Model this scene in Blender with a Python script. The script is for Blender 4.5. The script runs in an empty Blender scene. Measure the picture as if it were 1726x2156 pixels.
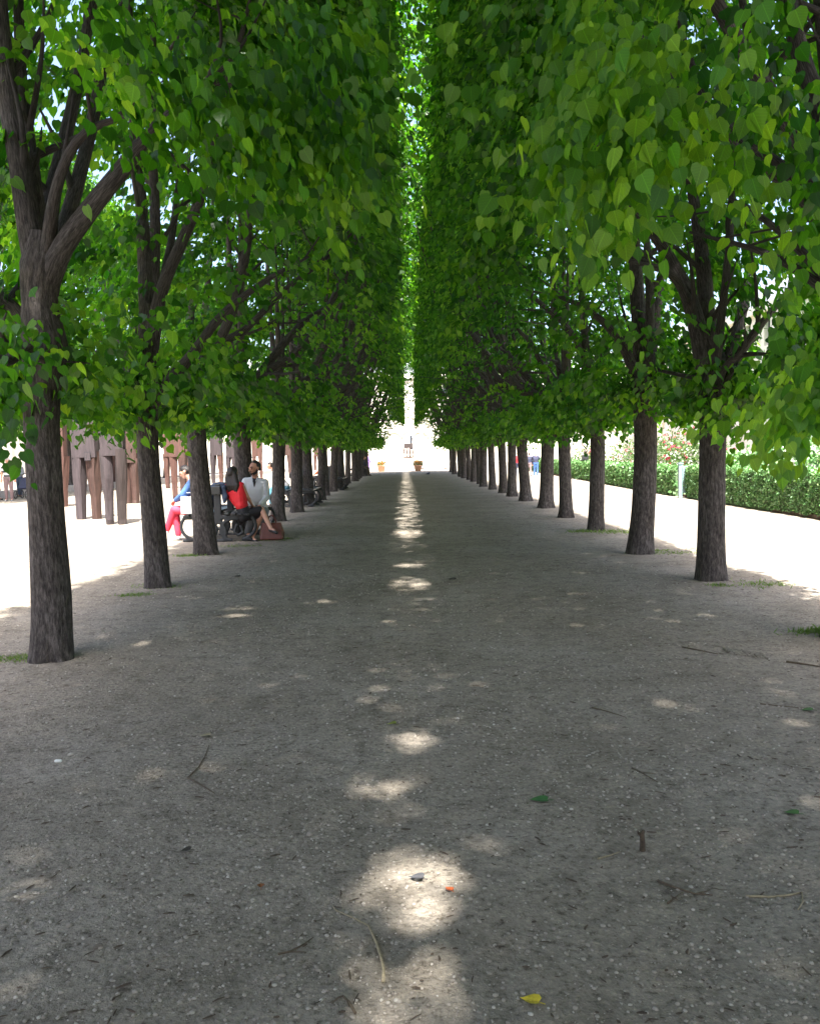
import bpy, bmesh, math, random
import numpy as np
from mathutils import Vector, Matrix, Euler, noise as mnoise
PI = math.pi
rng = np.random.default_rng(11)
random.seed(5)
scene = bpy.context.scene
COL = scene.collection

# ------------------------------------------------------------------ camera
EYE = 1.5
FPX = 1786.0          # focal length in units of a 1726 x 2156 picture
cam_d = bpy.data.cameras.new('camera')
cam = bpy.data.objects.new('camera', cam_d); COL.objects.link(cam)
cam_d.sensor_fit = 'HORIZONTAL'; cam_d.sensor_width = 36.0
cam_d.lens = 36.0 * FPX / 1726.0
cam_d.clip_start = 0.05; cam_d.clip_end = 2000
CR = (Matrix.Rotation(-0.0035, 3, 'Z') @ Matrix.Rotation(PI/2 - math.atan(125/FPX), 3, 'X') @ Matrix.Rotation(-0.020, 3, 'Z'))
cam.matrix_world = Matrix.Translation((0, 0, EYE)) @ CR.to_4x4()
scene.camera = cam
CRn = np.array(CR)

def ray(px, py):
    return CR @ Vector(((px - 863) / FPX, (1078 - py) / FPX, -1.0))
def P(px, py, Y):            # point seen at (px,py) at distance Y along the alley
    d = ray(px, py); t = Y / d.y
    return Vector((d.x*t, Y, EYE + d.z*t))
def G(px, py, z=0.0):        # ground point seen at (px,py)
    d = ray(px, py); t = (z - EYE) / d.z
    return Vector((d.x*t, d.y*t, z))
def proj(pts):               # numpy (n,3) -> px, py
    q = (pts - np.array([0, 0, EYE])) @ CRn
    w = np.maximum(-q[:, 2], 1e-3)
    return 863 + FPX*q[:, 0]/w, 1078 - FPX*q[:, 1]/w, -q[:, 2]

# ------------------------------------------------------------------ light
EL = math.radians(62)
S = Vector((0.033, -math.cos(EL), math.sin(EL))).normalized()      # towards the sun
Sn = np.array(S)
sun_d = bpy.data.lights.new('sun', 'SUN'); sun_d.energy = 5.0; sun_d.angle = math.radians(0.8)
sun_d.color = (1.0, 0.955, 0.89)
sun = bpy.data.objects.new('sun', sun_d); COL.objects.link(sun)
sun.rotation_euler = (-S).to_track_quat('-Z', 'Y').to_euler()
sun.location = (0, -20, 40)
world = bpy.data.worlds.new('World'); scene.world = world; world.use_nodes = True
wn = world.node_tree.nodes; wl = world.node_tree.links
for n in list(wn): wn.remove(n)
sky = wn.new('ShaderNodeTexSky'); sky.sky_type = 'NISHITA'; sky.sun_disc = False
sky.sun_elevation = EL; sky.sun_rotation = math.atan2(S.x, S.y)
sky.air_density = 0.8; sky.dust_density = 5.0; sky.ozone_density = 1.0
bg = wn.new('ShaderNodeBackground'); bg.inputs['Strength'].default_value = 0.13
wo = wn.new('ShaderNodeOutputWorld')
wl.new(sky.outputs[0], bg.inputs[0]); wl.new(bg.outputs[0], wo.inputs[0])
scene.view_settings.view_transform = 'Standard'; scene.view_settings.look = 'None'
scene.view_settings.gamma = 1.0; scene.view_settings.use_curve_mapping = False
scene.view_settings.exposure = 2.36
scene.render.engine = 'CYCLES'
cy = scene.cycles
cy.max_bounces = 8; cy.diffuse_bounces = 5; cy.glossy_bounces = 2; cy.transmission_bounces = 5; cy.transparent_max_bounces = 6
cy.caustics_reflective = False; cy.caustics_refractive = False
cy.use_denoising = True
cy.sample_clamp_indirect = 6.0

# ------------------------------------------------------------------ materials
def new_mat(name):
    m = bpy.data.materials.new(name); m.use_nodes = True
    nt = m.node_tree
    for n in list(nt.nodes): nt.nodes.remove(n)
    out = nt.nodes.new('ShaderNodeOutputMaterial')
    return m, nt, out
def nd(nt, typ, **kw):
    n = nt.nodes.new(typ)
    for k, v in kw.items():
        if k in n.inputs: n.inputs[k].default_value = v
        else: setattr(n, k, v)
    return n
def ramp(nt, stops, fac=None):
    r = nt.nodes.new('ShaderNodeValToRGB')
    e = r.color_ramp.elements
    while len(e) < len(stops): e.new(0.5)
    for i, (p, c) in enumerate(stops):
        e[i].position = p; e[i].color = (*c, 1)
    if fac is not None: nt.links.new(fac, r.inputs[0])
    return r
def simple(name, c, rough=0.6, var=0.15, scale=12.0, bump=0.0, metal=0.0, bscale=None):
    m, nt, out = new_mat(name)
    b = nd(nt, 'ShaderNodeBsdfPrincipled', Roughness=rough, Metallic=metal)
    tc = nd(nt, 'ShaderNodeTexCoord')
    nz = nd(nt, 'ShaderNodeTexNoise', Scale=scale, Detail=5.0, Roughness=0.6)
    nt.links.new(tc.outputs['Object'], nz.inputs['Vector'])
    lo = tuple(x*(1-var) for x in c); hi = tuple(min(1, x*(1+var)) for x in c)
    r = ramp(nt, [(0.3, lo), (0.7, hi)], nz.outputs['Fac'])
    nt.links.new(r.outputs[0], b.inputs['Base Color'])
    if bump:
        n2 = nd(nt, 'ShaderNodeTexNoise', Scale=bscale or scale*3, Detail=4.0)
        nt.links.new(tc.outputs['Object'], n2.inputs['Vector'])
        bp = nd(nt, 'ShaderNodeBump', Strength=bump, Distance=0.01)
        nt.links.new(n2.outputs['Fac'], bp.inputs['Height'])
        nt.links.new(bp.outputs[0], b.inputs['Normal'])
    nt.links.new(b.outputs[0], out.inputs[0])
    return m

def leaf_mat(name, stops, tstops, tr=0.5, gloss=0.05):
    m, nt, out = new_mat(name)
    at = nd(nt, 'ShaderNodeAttribute', attribute_name='tint')
    r1 = ramp(nt, stops, at.outputs['Fac']); r2 = ramp(nt, tstops, at.outputs['Fac'])
    d = nd(nt, 'ShaderNodeBsdfDiffuse'); t = nd(nt, 'ShaderNodeBsdfTranslucent')
    bl = nd(nt, 'ShaderNodeAttribute', attribute_name='blade'); sx = nd(nt, 'ShaderNodeSeparateXYZ'); nt.links.new(bl.outputs['Vector'], sx.inputs[0])
    def mth(op, a, b=None):
        n_ = nd(nt, 'ShaderNodeMath', operation=op)
        for i_, q in enumerate((a, b)):
            if q is None: continue
            if isinstance(q, (int, float)): n_.inputs[i_].default_value = q
            else: nt.links.new(q, n_.inputs[i_])
        return n_.outputs[0]
    au = mth('ABSOLUTE', sx.outputs[0])
    rib = mth('LESS_THAN', au, .016)                                                   # midrib
    fr = mth('FRACT', mth('MULTIPLY', mth('SUBTRACT', sx.outputs[1], mth('MULTIPLY', au, .75)), 6.5))
    side = mth('MULTIPLY', mth('LESS_THAN', fr, .11), .55)                             # side veins
    vein = mth('ADD', mth('MULTIPLY', mth('MAXIMUM', rib, side), .42), .93)
    for r_, s_ in ((r1, d), (r2, t)):
        mv = nd(nt, 'ShaderNodeVectorMath', operation='SCALE'); nt.links.new(r_.outputs[0], mv.inputs[0]); nt.links.new(vein, mv.inputs['Scale']); nt.links.new(mv.outputs[0], s_.inputs[0])
    mx = nd(nt, 'ShaderNodeMixShader'); mx.inputs[0].default_value = tr
    nt.links.new(d.outputs[0], mx.inputs[1]); nt.links.new(t.outputs[0], mx.inputs[2])
    g = nd(nt, 'ShaderNodeBsdfGlossy', Roughness=0.42); g.inputs[0].default_value = (0.9, 0.95, 0.9, 1)
    mg = nd(nt, 'ShaderNodeMixShader'); mg.inputs[0].default_value = gloss
    nt.links.new(mx.outputs[0], mg.inputs[1]); nt.links.new(g.outputs[0], mg.inputs[2])
    nt.links.new(mg.outputs[0], out.inputs[0])
    return m
M = {}
M['leaf'] = leaf_mat('lime_leaf',
    [(0.0, (0.012, 0.046, 0.004)), (0.45, (0.036, 0.118, 0.008)), (1.0, (0.135, 0.285, 0.020))],
    [(0.0, (0.035, 0.20, 0.006)), (0.5, (0.17, 0.52, 0.012)), (1.0, (0.42, 0.76, 0.03))], 0.5, 0.03)
M['hedge'] = leaf_mat('hedge_leaf',
    [(0.0, (0.075, 0.19, 0.06)), (0.6, (0.14, 0.29, 0.10)), (1.0, (0.26, 0.37, 0.16))],
    [(0.0, (0.07, 0.22, 0.03)), (1.0, (0.16, 0.34, 0.05))], 0.3, 0.05)
M['rose_leaf'] = leaf_mat('rose_leaf',
    [(0.0, (0.05, 0.10, 0.03)), (1.0, (0.12, 0.19, 0.05))],
    [(0.0, (0.08, 0.18, 0.03)), (1.0, (0.18, 0.30, 0.06))], 0.35, 0.06)
M['weed'] = leaf_mat('weed_blade',
    [(0.0, (0.06, 0.13, 0.02)), (1.0, (0.16, 0.22, 0.05))],
    [(0.0, (0.08, 0.2, 0.02)), (1.0, (0.2, 0.3, 0.05))], 0.35, 0.03)
def petal_mat(name, c):
    return leaf_mat(name, [(0.0, tuple(x*0.75 for x in c)), (1.0, c)], [(0.0, tuple(x*0.75 for x in c)), (1.0, c)], 0.35, 0.02)
M['petal_red'] = petal_mat('rose_petal_red', (0.62, 0.07, 0.12))
M['petal_pink'] = petal_mat('rose_petal_pink', (0.75, 0.22, 0.30))
M['petal_white'] = petal_mat('white_petal', (0.85, 0.83, 0.78))
M['petal_orange'] = petal_mat('orange_petal', (0.80, 0.30, 0.06))

def bark_mat():
    m, nt, out = new_mat('lime_bark')
    b = nd(nt, 'ShaderNodeBsdfPrincipled', Roughness=0.9)
    at = nd(nt, 'ShaderNodeAttribute', attribute_name='bark')
    n1 = nd(nt, 'ShaderNodeTexNoise', Scale=52.0, Detail=7.0, Roughness=0.68, Distortion=0.25)
    nt.links.new(at.outputs['Vector'], n1.inputs['Vector'])
    n2 = nd(nt, 'ShaderNodeTexNoise', Scale=110.0, Detail=4.0, Roughness=0.6)
    nt.links.new(at.outputs['Vector'], n2.inputs['Vector'])
    tc = nd(nt, 'ShaderNodeTexCoord')
    oi = nd(nt, 'ShaderNodeObjectInfo')
    n3 = nd(nt, 'ShaderNodeTexNoise', Scale=1.7, Detail=4.0, Roughness=0.6, noise_dimensions='4D')
    nt.links.new(tc.outputs['Object'], n3.inputs['Vector'])
    mw = nd(nt, 'ShaderNodeMath', operation='MULTIPLY'); mw.inputs[1].default_value = 37.0
    nt.links.new(oi.outputs['Random'], mw.inputs[0]); nt.links.new(mw.outputs[0], n3.inputs['W'])
    c1 = ramp(nt, [(0.36, (0.011, 0.009, 0.008)), (0.5, (0.046, 0.038, 0.034)), (0.68, (0.105, 0.090, 0.081))], n1.outputs['Fac'])
    c2 = ramp(nt, [(0.36, (0.013, 0.011, 0.010)), (0.5, (0.062, 0.054, 0.051)), (0.68, (0.15, 0.138, 0.132))], n1.outputs['Fac'])
    r3 = ramp(nt, [(0.42, (0, 0, 0)), (0.62, (1, 1, 1))], n3.outputs['Fac'])
    mx = nd(nt, 'ShaderNodeMix', data_type='RGBA')
    nt.links.new(r3.outputs[0], mx.inputs[0]); nt.links.new(c1.outputs[0], mx.inputs[6]); nt.links.new(c2.outputs[0], mx.inputs[7])
    nt.links.new(mx.outputs[2], b.inputs['Base Color'])
    ad = nd(nt, 'ShaderNodeMath', operation='MULTIPLY_ADD'); ad.inputs[1].default_value = 0.35
    nt.links.new(n2.outputs['Fac'], ad.inputs[0]); nt.links.new(n1.outputs['Fac'], ad.inputs[2])
    bp = nd(nt, 'ShaderNodeBump', Strength=1.0, Distance=0.03)
    nt.links.new(ad.outputs[0], bp.inputs['Height']); nt.links.new(bp.outputs[0], b.inputs['Normal'])
    nt.links.new(b.outputs[0], out.inputs[0])
    return m
M['bark'] = bark_mat()

def ground_mat():
    m, nt, out = new_mat('sandy_ground')
    b = nd(nt, 'ShaderNodeBsdfPrincipled', Roughness=0.95)
    b.inputs['Specular IOR Level'].default_value = 0.15
    tc = nd(nt, 'ShaderNodeTexCoord'); v = tc.outputs['Object']
    def nz(s, d=4.0, r=0.6):
        n = nd(nt, 'ShaderNodeTexNoise', Scale=s, Detail=d, Roughness=r); nt.links.new(v, n.inputs['Vector']); return n
    a = nz(0.9, 6.0); f = nz(38.0, 5.0, 0.7); g = nz(7.0, 5.0, 0.65)
    base = ramp(nt, [(0.3, (0.225, 0.197, 0.158)), (0.5, (0.276, 0.244, 0.202)), (0.72, (0.330, 0.296, 0.254))], a.outputs['Fac'])
    mid = ramp(nt, [(0.34, (0.74, 0.73, 0.72)), (0.50, (1, 1, 1)), (0.7, (1.10, 1.09, 1.06))], g.outputs['Fac'])
    fine = ramp(nt, [(0.33, (0.42, 0.40, 0.38)), (0.45, (0.90, 0.90, 0.90)), (0.58, (1.05, 1.05, 1.05)), (0.72, (1.50, 1.47, 1.40))], f.outputs['Fac'])
    vo = nd(nt, 'ShaderNodeTexVoronoi', Scale=62.0); nt.links.new(v, vo.inputs['Vector'])
    sp = ramp(nt, [(0.0, (1.5, 1.45, 1.36)), (0.16, (1.25, 1.22, 1.16)), (0.24, (1, 1, 1))], vo.outputs['Distance'])
    m1 = nd(nt, 'ShaderNodeMix', data_type='RGBA', blend_type='MULTIPLY'); m1.inputs[0].default_value = 1.0
    m2 = nd(nt, 'ShaderNodeMix', data_type='RGBA', blend_type='MULTIPLY'); m2.inputs[0].default_value = 1.0
    m3 = nd(nt, 'ShaderNodeMix', data_type='RGBA', blend_type='MULTIPLY'); m3.inputs[0].default_value = 0.7
    nt.links.new(base.outputs[0], m1.inputs[6]); nt.links.new(mid.outputs[0], m1.inputs[7])
    nt.links.new(m1.outputs[2], m2.inputs[6]); nt.links.new(fine.outputs[0], m2.inputs[7])
    nt.links.new(m2.outputs[2], m3.inputs[6]); nt.links.new(sp.outputs[0], m3.inputs[7])
    nt.links.new(m3.outputs[2], b.inputs['Base Color'])
    h1 = nd(nt, 'ShaderNodeMath', operation='MULTIPLY_ADD'); h1.inputs[1].default_value = 0.45
    nt.links.new(f.outputs['Fac'], h1.inputs[0]); nt.links.new(g.outputs['Fac'], h1.inputs[2])
    bp = nd(nt, 'ShaderNodeBump', Strength=0.9, Distance=0.035)
    nt.links.new(h1.outputs[0], bp.inputs['Height'])
    inv = nd(nt, 'ShaderNodeMath', operation='SUBTRACT'); inv.inputs[0].default_value = 1.0
    nt.links.new(vo.outputs['Distance'], inv.inputs[1])
    bp2 = nd(nt, 'ShaderNodeBump', Strength=0.5, Distance=0.006)
    nt.links.new(inv.outputs[0], bp2.inputs['Height']); nt.links.new(bp.outputs[0], bp2.inputs['Normal'])
    nt.links.new(bp2.outputs[0], b.inputs['Normal'])
    nt.links.new(b.outputs[0], out.inputs[0])
    return m
M['ground'] = ground_mat()
def pebble_mat():
    m, nt, out = new_mat('pebble')
    b = nd(nt, 'ShaderNodeBsdfPrincipled', Roughness=0.8)
    at = nd(nt, 'ShaderNodeAttribute', attribute_name='tint')
    r = ramp(nt, [(0.0, (0.14, 0.12, 0.10)), (0.45, (0.30, 0.265, 0.225)), (0.8, (0.42, 0.38, 0.33)), (1.0, (0.50, 0.47, 0.42))], at.outputs['Fac'])
    nt.links.new(r.outputs[0], b.inputs['Base Color']); nt.links.new(b.outputs[0], out.inputs[0])
    return m
M['pebble'] = pebble_mat()
def wood_mat(name, c):
    m, nt, out = new_mat(name)
    b = nd(nt, 'ShaderNodeBsdfPrincipled', Roughness=0.75)
    tc = nd(nt, 'ShaderNodeTexCoord')
    mp = nd(nt, 'ShaderNodeMapping'); mp.inputs['Scale'].default_value = (22, 22, 1.6)
    nt.links.new(tc.outputs['Object'], mp.inputs[0])
    n1 = nd(nt, 'ShaderNodeTexNoise', Scale=1.0, Detail=6.0, Roughness=0.7, Distortion=0.6)
    nt.links.new(mp.outputs[0], n1.inputs['Vector'])
    r = ramp(nt, [(0.3, tuple(x*0.45 for x in c)), (0.5, c), (0.72, tuple(min(1, x*1.5) for x in c))], n1.outputs['Fac'])
    nt.links.new(r.outputs[0], b.inputs['Base Color'])
    bp = nd(nt, 'ShaderNodeBump', Strength=0.7, Distance=0.02)
    nt.links.new(n1.outputs['Fac'], bp.inputs['Height']); nt.links.new(bp.outputs[0], b.inputs['Normal'])
    nt.links.new(b.outputs[0], out.inputs[0])
    return m
M['wood_dark'] = wood_mat('dark_weathered_oak', (0.022, 0.014, 0.013))
M['wood_brown'] = wood_mat('brown_weathered_oak', (0.042, 0.020, 0.015))
M['wood_red'] = wood_mat('reddish_weathered_oak', (0.062, 0.027, 0.020))
M['wood_grey'] = wood_mat('grey_weathered_oak', (0.034, 0.025, 0.028))
M['litter'] = simple('dry_litter', (0.075, 0.055, 0.038), 0.9, 0.5, 40)
M['twig'] = simple('dry_twig', (0.10, 0.075, 0.05), 0.85, 0.4, 60)
M['twig_pale'] = simple('pale_twig', (0.30, 0.25, 0.16), 0.8, 0.3, 60)
M['stone'] = simple('pale_limestone', (0.62, 0.58, 0.50), 0.85, 0.10, 1.5, 0.2)
M['stone_grey'] = simple('grey_stone', (0.36, 0.34, 0.32), 0.85, 0.15, 4.0, 0.3)
M['glass_dark'] = simple('dark_window_glass', (0.03, 0.035, 0.045), 0.15, 0.2, 1.0)
M['roof'] = simple('slate_roof', (0.16, 0.17, 0.19), 0.6, 0.2, 3.0)
M['iron'] = simple('dark_green_cast_iron', (0.018, 0.021, 0.023), 0.5, 0.2, 20, 0.2)
M['slat'] = simple('dark_painted_slat', (0.017, 0.020, 0.021), 0.35, 0.25, 15)
M['skin'] = simple('skin', (0.50, 0.27, 0.185), 0.5, 0.08, 20)
M['skin_tan'] = simple('tanned_skin', (0.52, 0.26, 0.165), 0.5, 0.08, 20)
M['hair_dark'] = simple('dark_brown_hair', (0.011, 0.007, 0.005), 0.45, 0.5, 60, 0.6)
M['hair_brown'] = simple('brown_hair', (0.055, 0.028, 0.016), 0.45, 0.5, 60, 0.6)
M['hair_grey'] = simple('grey_hair', (0.35, 0.32, 0.30), 0.6, 0.2, 60)
M['red_cloth'] = simple('red_cloth', (0.56, 0.008, 0.016), 0.7, 0.15, 9, 0.3, bscale=25)
M['black_cloth'] = simple('black_cloth', (0.010, 0.010, 0.013), 0.75, 0.3, 9, 0.3, bscale=25)
M['white_cloth'] = simple('white_linen', (0.60, 0.62, 0.63), 0.8, 0.05, 8, 0.4, bscale=22)
M['grey_cloth'] = simple('grey_cloth', (0.20, 0.22, 0.24), 0.8, 0.12, 9, 0.3)
M['navy_cloth'] = simple('navy_cloth', (0.025, 0.030, 0.065), 0.8, 0.2, 9, 0.3)
M['denim'] = simple('blue_denim', (0.045, 0.11, 0.30), 0.8, 0.2, 14, 0.2)
M['denim_dark'] = simple('dark_denim', (0.035, 0.055, 0.10), 0.8, 0.25, 14, 0.2)
M['red_trouser'] = simple('bright_red_trouser', (0.62, 0.035, 0.075), 0.75, 0.12, 9, 0.2)
M['mauve_cloth'] = simple('mauve_grey_cloth', (0.22, 0.15, 0.155), 0.8, 0.15, 9, 0.2)
M['orange_cloth'] = simple('orange_cloth', (0.55, 0.13, 0.05), 0.8, 0.15, 9)
M['purple_cloth'] = simple('violet_cloth', (0.22, 0.14, 0.42), 0.8, 0.15, 9)
M['olive_cloth'] = simple('olive_cloth', (0.10, 0.075, 0.045), 0.8, 0.15, 9)
M['teal_cloth'] = simple('teal_cloth', (0.05, 0.16, 0.22), 0.8, 0.15, 9)
M['blue_cloth'] = simple('sky_blue_cloth', (0.08, 0.30, 0.60), 0.8, 0.15, 9)
M['leather'] = simple('brown_leather', (0.115, 0.030, 0.020), 0.45, 0.25, 10, 0.3)
M['black_leather'] = simple('black_leather', (0.012, 0.011, 0.012), 0.35, 0.2, 20)
M['paper'] = simple('white_paper', (0.75, 0.76, 0.74), 0.8, 0.05, 6)
M['eye'] = simple('dark_eye', (0.015, 0.010, 0.008), 0.2, 0.1, 9)
M['soil'] = simple('brown_soil', (0.085, 0.058, 0.042), 0.95, 0.35, 9, 0.6)
M['terracotta'] = simple('terracotta', (0.66, 0.38, 0.25), 0.8, 0.15, 9)
M['water'] = simple('fountain_water', (0.75, 0.78, 0.80), 0.2, 0.05, 9)
M['rubber'] = simple('black_rubber', (0.015, 0.015, 0.016), 0.6, 0.2, 20)
M['post_paint'] = simple('pale_blue_paint', (0.17, 0.25, 0.27), 0.5, 0.15, 9)
M['hedge_core'] = simple('hedge_inside', (0.07, 0.115, 0.05), .9, .4, 14)
M['lawn'] = simple('lawn_grass', (0.085, 0.16, 0.035), 0.9, 0.35, 3.0, 0.6)
def stripe_mat():
    m, nt, out = new_mat('striped_jersey')
    b = nd(nt, 'ShaderNodeBsdfPrincipled', Roughness=0.8)
    tc = nd(nt, 'ShaderNodeTexCoord'); sx = nd(nt, 'ShaderNodeSeparateXYZ')
    nt.links.new(tc.outputs['Object'], sx.inputs[0])
    mm = nd(nt, 'ShaderNodeMath', operation='MULTIPLY'); mm.inputs[1].default_value = 6.6
    fr = nd(nt, 'ShaderNodeMath', operation='FRACT'); gt = nd(nt, 'ShaderNodeMath', operation='GREATER_THAN'); gt.inputs[1].default_value = 0.42
    nt.links.new(sx.outputs[2], mm.inputs[0]); nt.links.new(mm.outputs[0], fr.inputs[0]); nt.links.new(fr.outputs[0], gt.inputs[0])
    r = ramp(nt, [(0.0, (0.03, 0.03, 0.045)), (1.0, (0.75, 0.74, 0.72))], gt.outputs[0])
    nt.links.new(r.outputs[0], b.inputs['Base Color']); nt.links.new(b.outputs[0], out.inputs[0])
    return m
M['stripes'] = stripe_mat()

# ------------------------------------------------------------------ object helpers
def props(o, label=None, cat=None, group=None, kind=None):
    if label: o['label'] = label
    if cat: o['category'] = cat
    if group: o['group'] = group
    if kind: o['kind'] = kind
    return o
def empty(name, loc, label, cat, group=None, rz=0.0):
    o = bpy.data.objects.new(name, None); COL.objects.link(o)
    o.empty_display_size = 0.2
    o.location = loc; o.rotation_euler = (0, 0, rz)
    return props(o, label, cat, group)
def link(name, me, mat=None, parent=None):
    o = bpy.data.objects.new(name, me); COL.objects.link(o)
    if mat is not None:
        me.materials.clear(); me.materials.append(mat)
    if parent is not None: o.parent = parent
    return o
def np_mesh(name, V, faces_flat, starts, smooth=False):
    me = bpy.data.meshes.new(name)
    me.vertices.add(len(V)); me.vertices.foreach_set('co', np.ascontiguousarray(V, dtype=np.float32).ravel())
    me.loops.add(len(faces_flat)); me.loops.foreach_set('vertex_index', np.ascontiguousarray(faces_flat, dtype=np.int32))
    me.polygons.add(len(starts)); me.polygons.foreach_set('loop_start', np.ascontiguousarray(starts, dtype=np.int32))
    me.update(calc_edges=True)
    if smooth: me.polygons.foreach_set('use_smooth', np.ones(len(starts), dtype=bool))
    return me
def bm_mesh(name, bm, smooth=False):
    me = bpy.data.meshes.new(name)
    bmesh.ops.recalc_face_normals(bm, faces=bm.faces)
    bm.to_mesh(me); bm.free()
    if smooth: me.polygons.foreach_set('use_smooth', np.ones(len(me.polygons), dtype=bool))
    return me
def add_box(bm, c, s, rz=0.0, bev=0.0, rot=None):
    r = bmesh.ops.create_cube(bm, size=1.0)
    vs = r['verts']
    R = rot if rot is not None else Matrix.Rotation(rz, 3, 'Z')
    for v in vs:
        v.co = Vector(c) + R @ Vector((v.co.x*s[0], v.co.y*s[1], v.co.z*s[2]))
    if bev:
        es = {e for v in vs for e in v.link_edges}
        bmesh.ops.bevel(bm, geom=list(es), offset=bev, segments=2, affect='EDGES', profile=0.6)
_ico = {}
def ico_verts(sub):
    if sub not in _ico:
        b = bmesh.new(); bmesh.ops.create_icosphere(b, subdivisions=sub, radius=1.0)
        _ico[sub] = [v.co.copy() for v in b.verts]; b.free()
    return _ico[sub]
def add_hull(bm, balls, sub=2):
    """convex hull of balls (or ellipsoids) appended as one closed shell"""
    t = bmesh.new()
    for c, r in balls:
        c = Vector(c)
        for v in ico_verts(sub):
            t.verts.new(c + (Vector((v.x*r[0], v.y*r[1], v.z*r[2])) if isinstance(r, (tuple, list)) else v*r))
    bmesh.ops.convex_hull(t, input=list(t.verts), use_existing_faces=False)
    mp = {}
    for f in t.faces:
        vs = []
        for v in f.verts:
            k = v.co.to_tuple(7)
            if k not in mp: mp[k] = bm.verts.new(v.co)
            vs.append(mp[k])
        if len(set(vs)) == len(vs):
            try: bm.faces.new(vs)
            except ValueError: pass
    t.free()
def add_tube(bm, pts, rad, seg=8, cap=True):
    pts = [Vector(p) for p in pts]; n = len(pts)
    rads = rad if isinstance(rad, (list, tuple)) else [rad]*n
    rings = []; up = Vector((0.31, 0.17, 0.93)).normalized()
    for i in range(n):
        t = (pts[min(i+1, n-1)] - pts[max(i-1, 0)]).normalized()
        a = up - t*up.dot(t)
        if a.length < 1e-3: a = Vector((1, 0, 0)) - t*t.x
        a.normalize(); b = t.cross(a); up = a
        rings.append([bm.verts.new(pts[i] + (a*math.cos(2*PI*k/seg) + b*math.sin(2*PI*k/seg))*rads[i]) for k in range(seg)])
    for i in range(n-1):
        for k in range(seg):
            bm.faces.new((rings[i][k], rings[i][(k+1) % seg], rings[i+1][(k+1) % seg], rings[i+1][k]))
    if cap:
        bm.faces.new(rings[0][::-1]); bm.faces.new(rings[-1])
def remeshed(name, bm, voxel, mat, parent=None, smooth_it=4, factor=0.5):
    me = bpy.data.meshes.new(name+'_raw'); bm.to_mesh(me); bm.free()
    o = bpy.data.objects.new(name+'_raw', me); COL.objects.link(o)
    r = o.modifiers.new('r', 'REMESH'); r.mode = 'VOXEL'; r.voxel_size = voxel; r.use_smooth_shade = True
    if smooth_it:
        s = o.modifiers.new('s', 'SMOOTH'); s.iterations = smooth_it; s.factor = factor
    dg = bpy.context.evaluated_depsgraph_get(); dg.update()
    out = bpy.data.meshes.new_from_object(o.evaluated_get(dg))
    out.name = name
    bpy.data.objects.remove(o); bpy.data.meshes.remove(me)
    out.polygons.foreach_set('use_smooth', np.ones(len(out.polygons), dtype=bool))
    return link(name, out, mat, parent)
def copy_tree(o, parent=None):
    c = o.copy(); COL.objects.link(c)
    if parent is not None: c.parent = parent
    for ch in list(o.children): copy_tree(ch, c)
    return c
def nrm(a):
    return a / np.maximum(np.linalg.norm(a, axis=1, keepdims=True), 1e-9)

# ------------------------------------------------------------------ ground
def axis(fine0, fine1, step, lo, hi):
    a = list(np.arange(fine0, fine1+1e-6, step)); s = step; x = fine1
    while x < hi: s *= 1.35; x += s; a.append(min(x, hi))
    s = step; x = fine0
    while x > lo: s *= 1.35; x -= s; a.insert(0, max(x, lo))
    return np.array(a)
gx = axis(-4.5, 5.0, 0.10, -330, 330); gy = axis(1.2, 20.0, 0.10, -120, 420)
GXX, GYY = np.meshgrid(gx, gy, indexing='ij')
def gheight(x, y):
    h = 0.0
    for (k, a, p, q, w) in ((1.1, .010, .3, 1.0, .4), (2.7, .006, 1.7, -.6, 1.0), (5.3, .004, .9, .8, -.55), (9.1, .0028, 2.2, .3, .95), (17.0, .0016, 4.0, -.8, .6)):
        h = h + a*np.sin(k*(q*x + w*y) + p + 1.3*np.sin(k*.37*(w*x - q*y) + p))
    return h*np.exp(-np.maximum(0, np.hypot(x, y-6)-14)/10.0)
GZ = gheight(GXX, GYY)
ni, nj = GXX.shape
idx = np.arange(ni*nj).reshape(ni, nj)
F = np.stack([idx[:-1, :-1], idx[1:, :-1], idx[1:, 1:], idx[:-1, 1:]], -1).reshape(-1, 4)
gme = np_mesh('ground', np.stack([GXX, GYY, GZ], -1).reshape(-1, 3), F.ravel(), np.arange(len(F))*4, True)
ground = link('ground', gme, M['ground']); props(ground, kind='structure')

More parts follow.
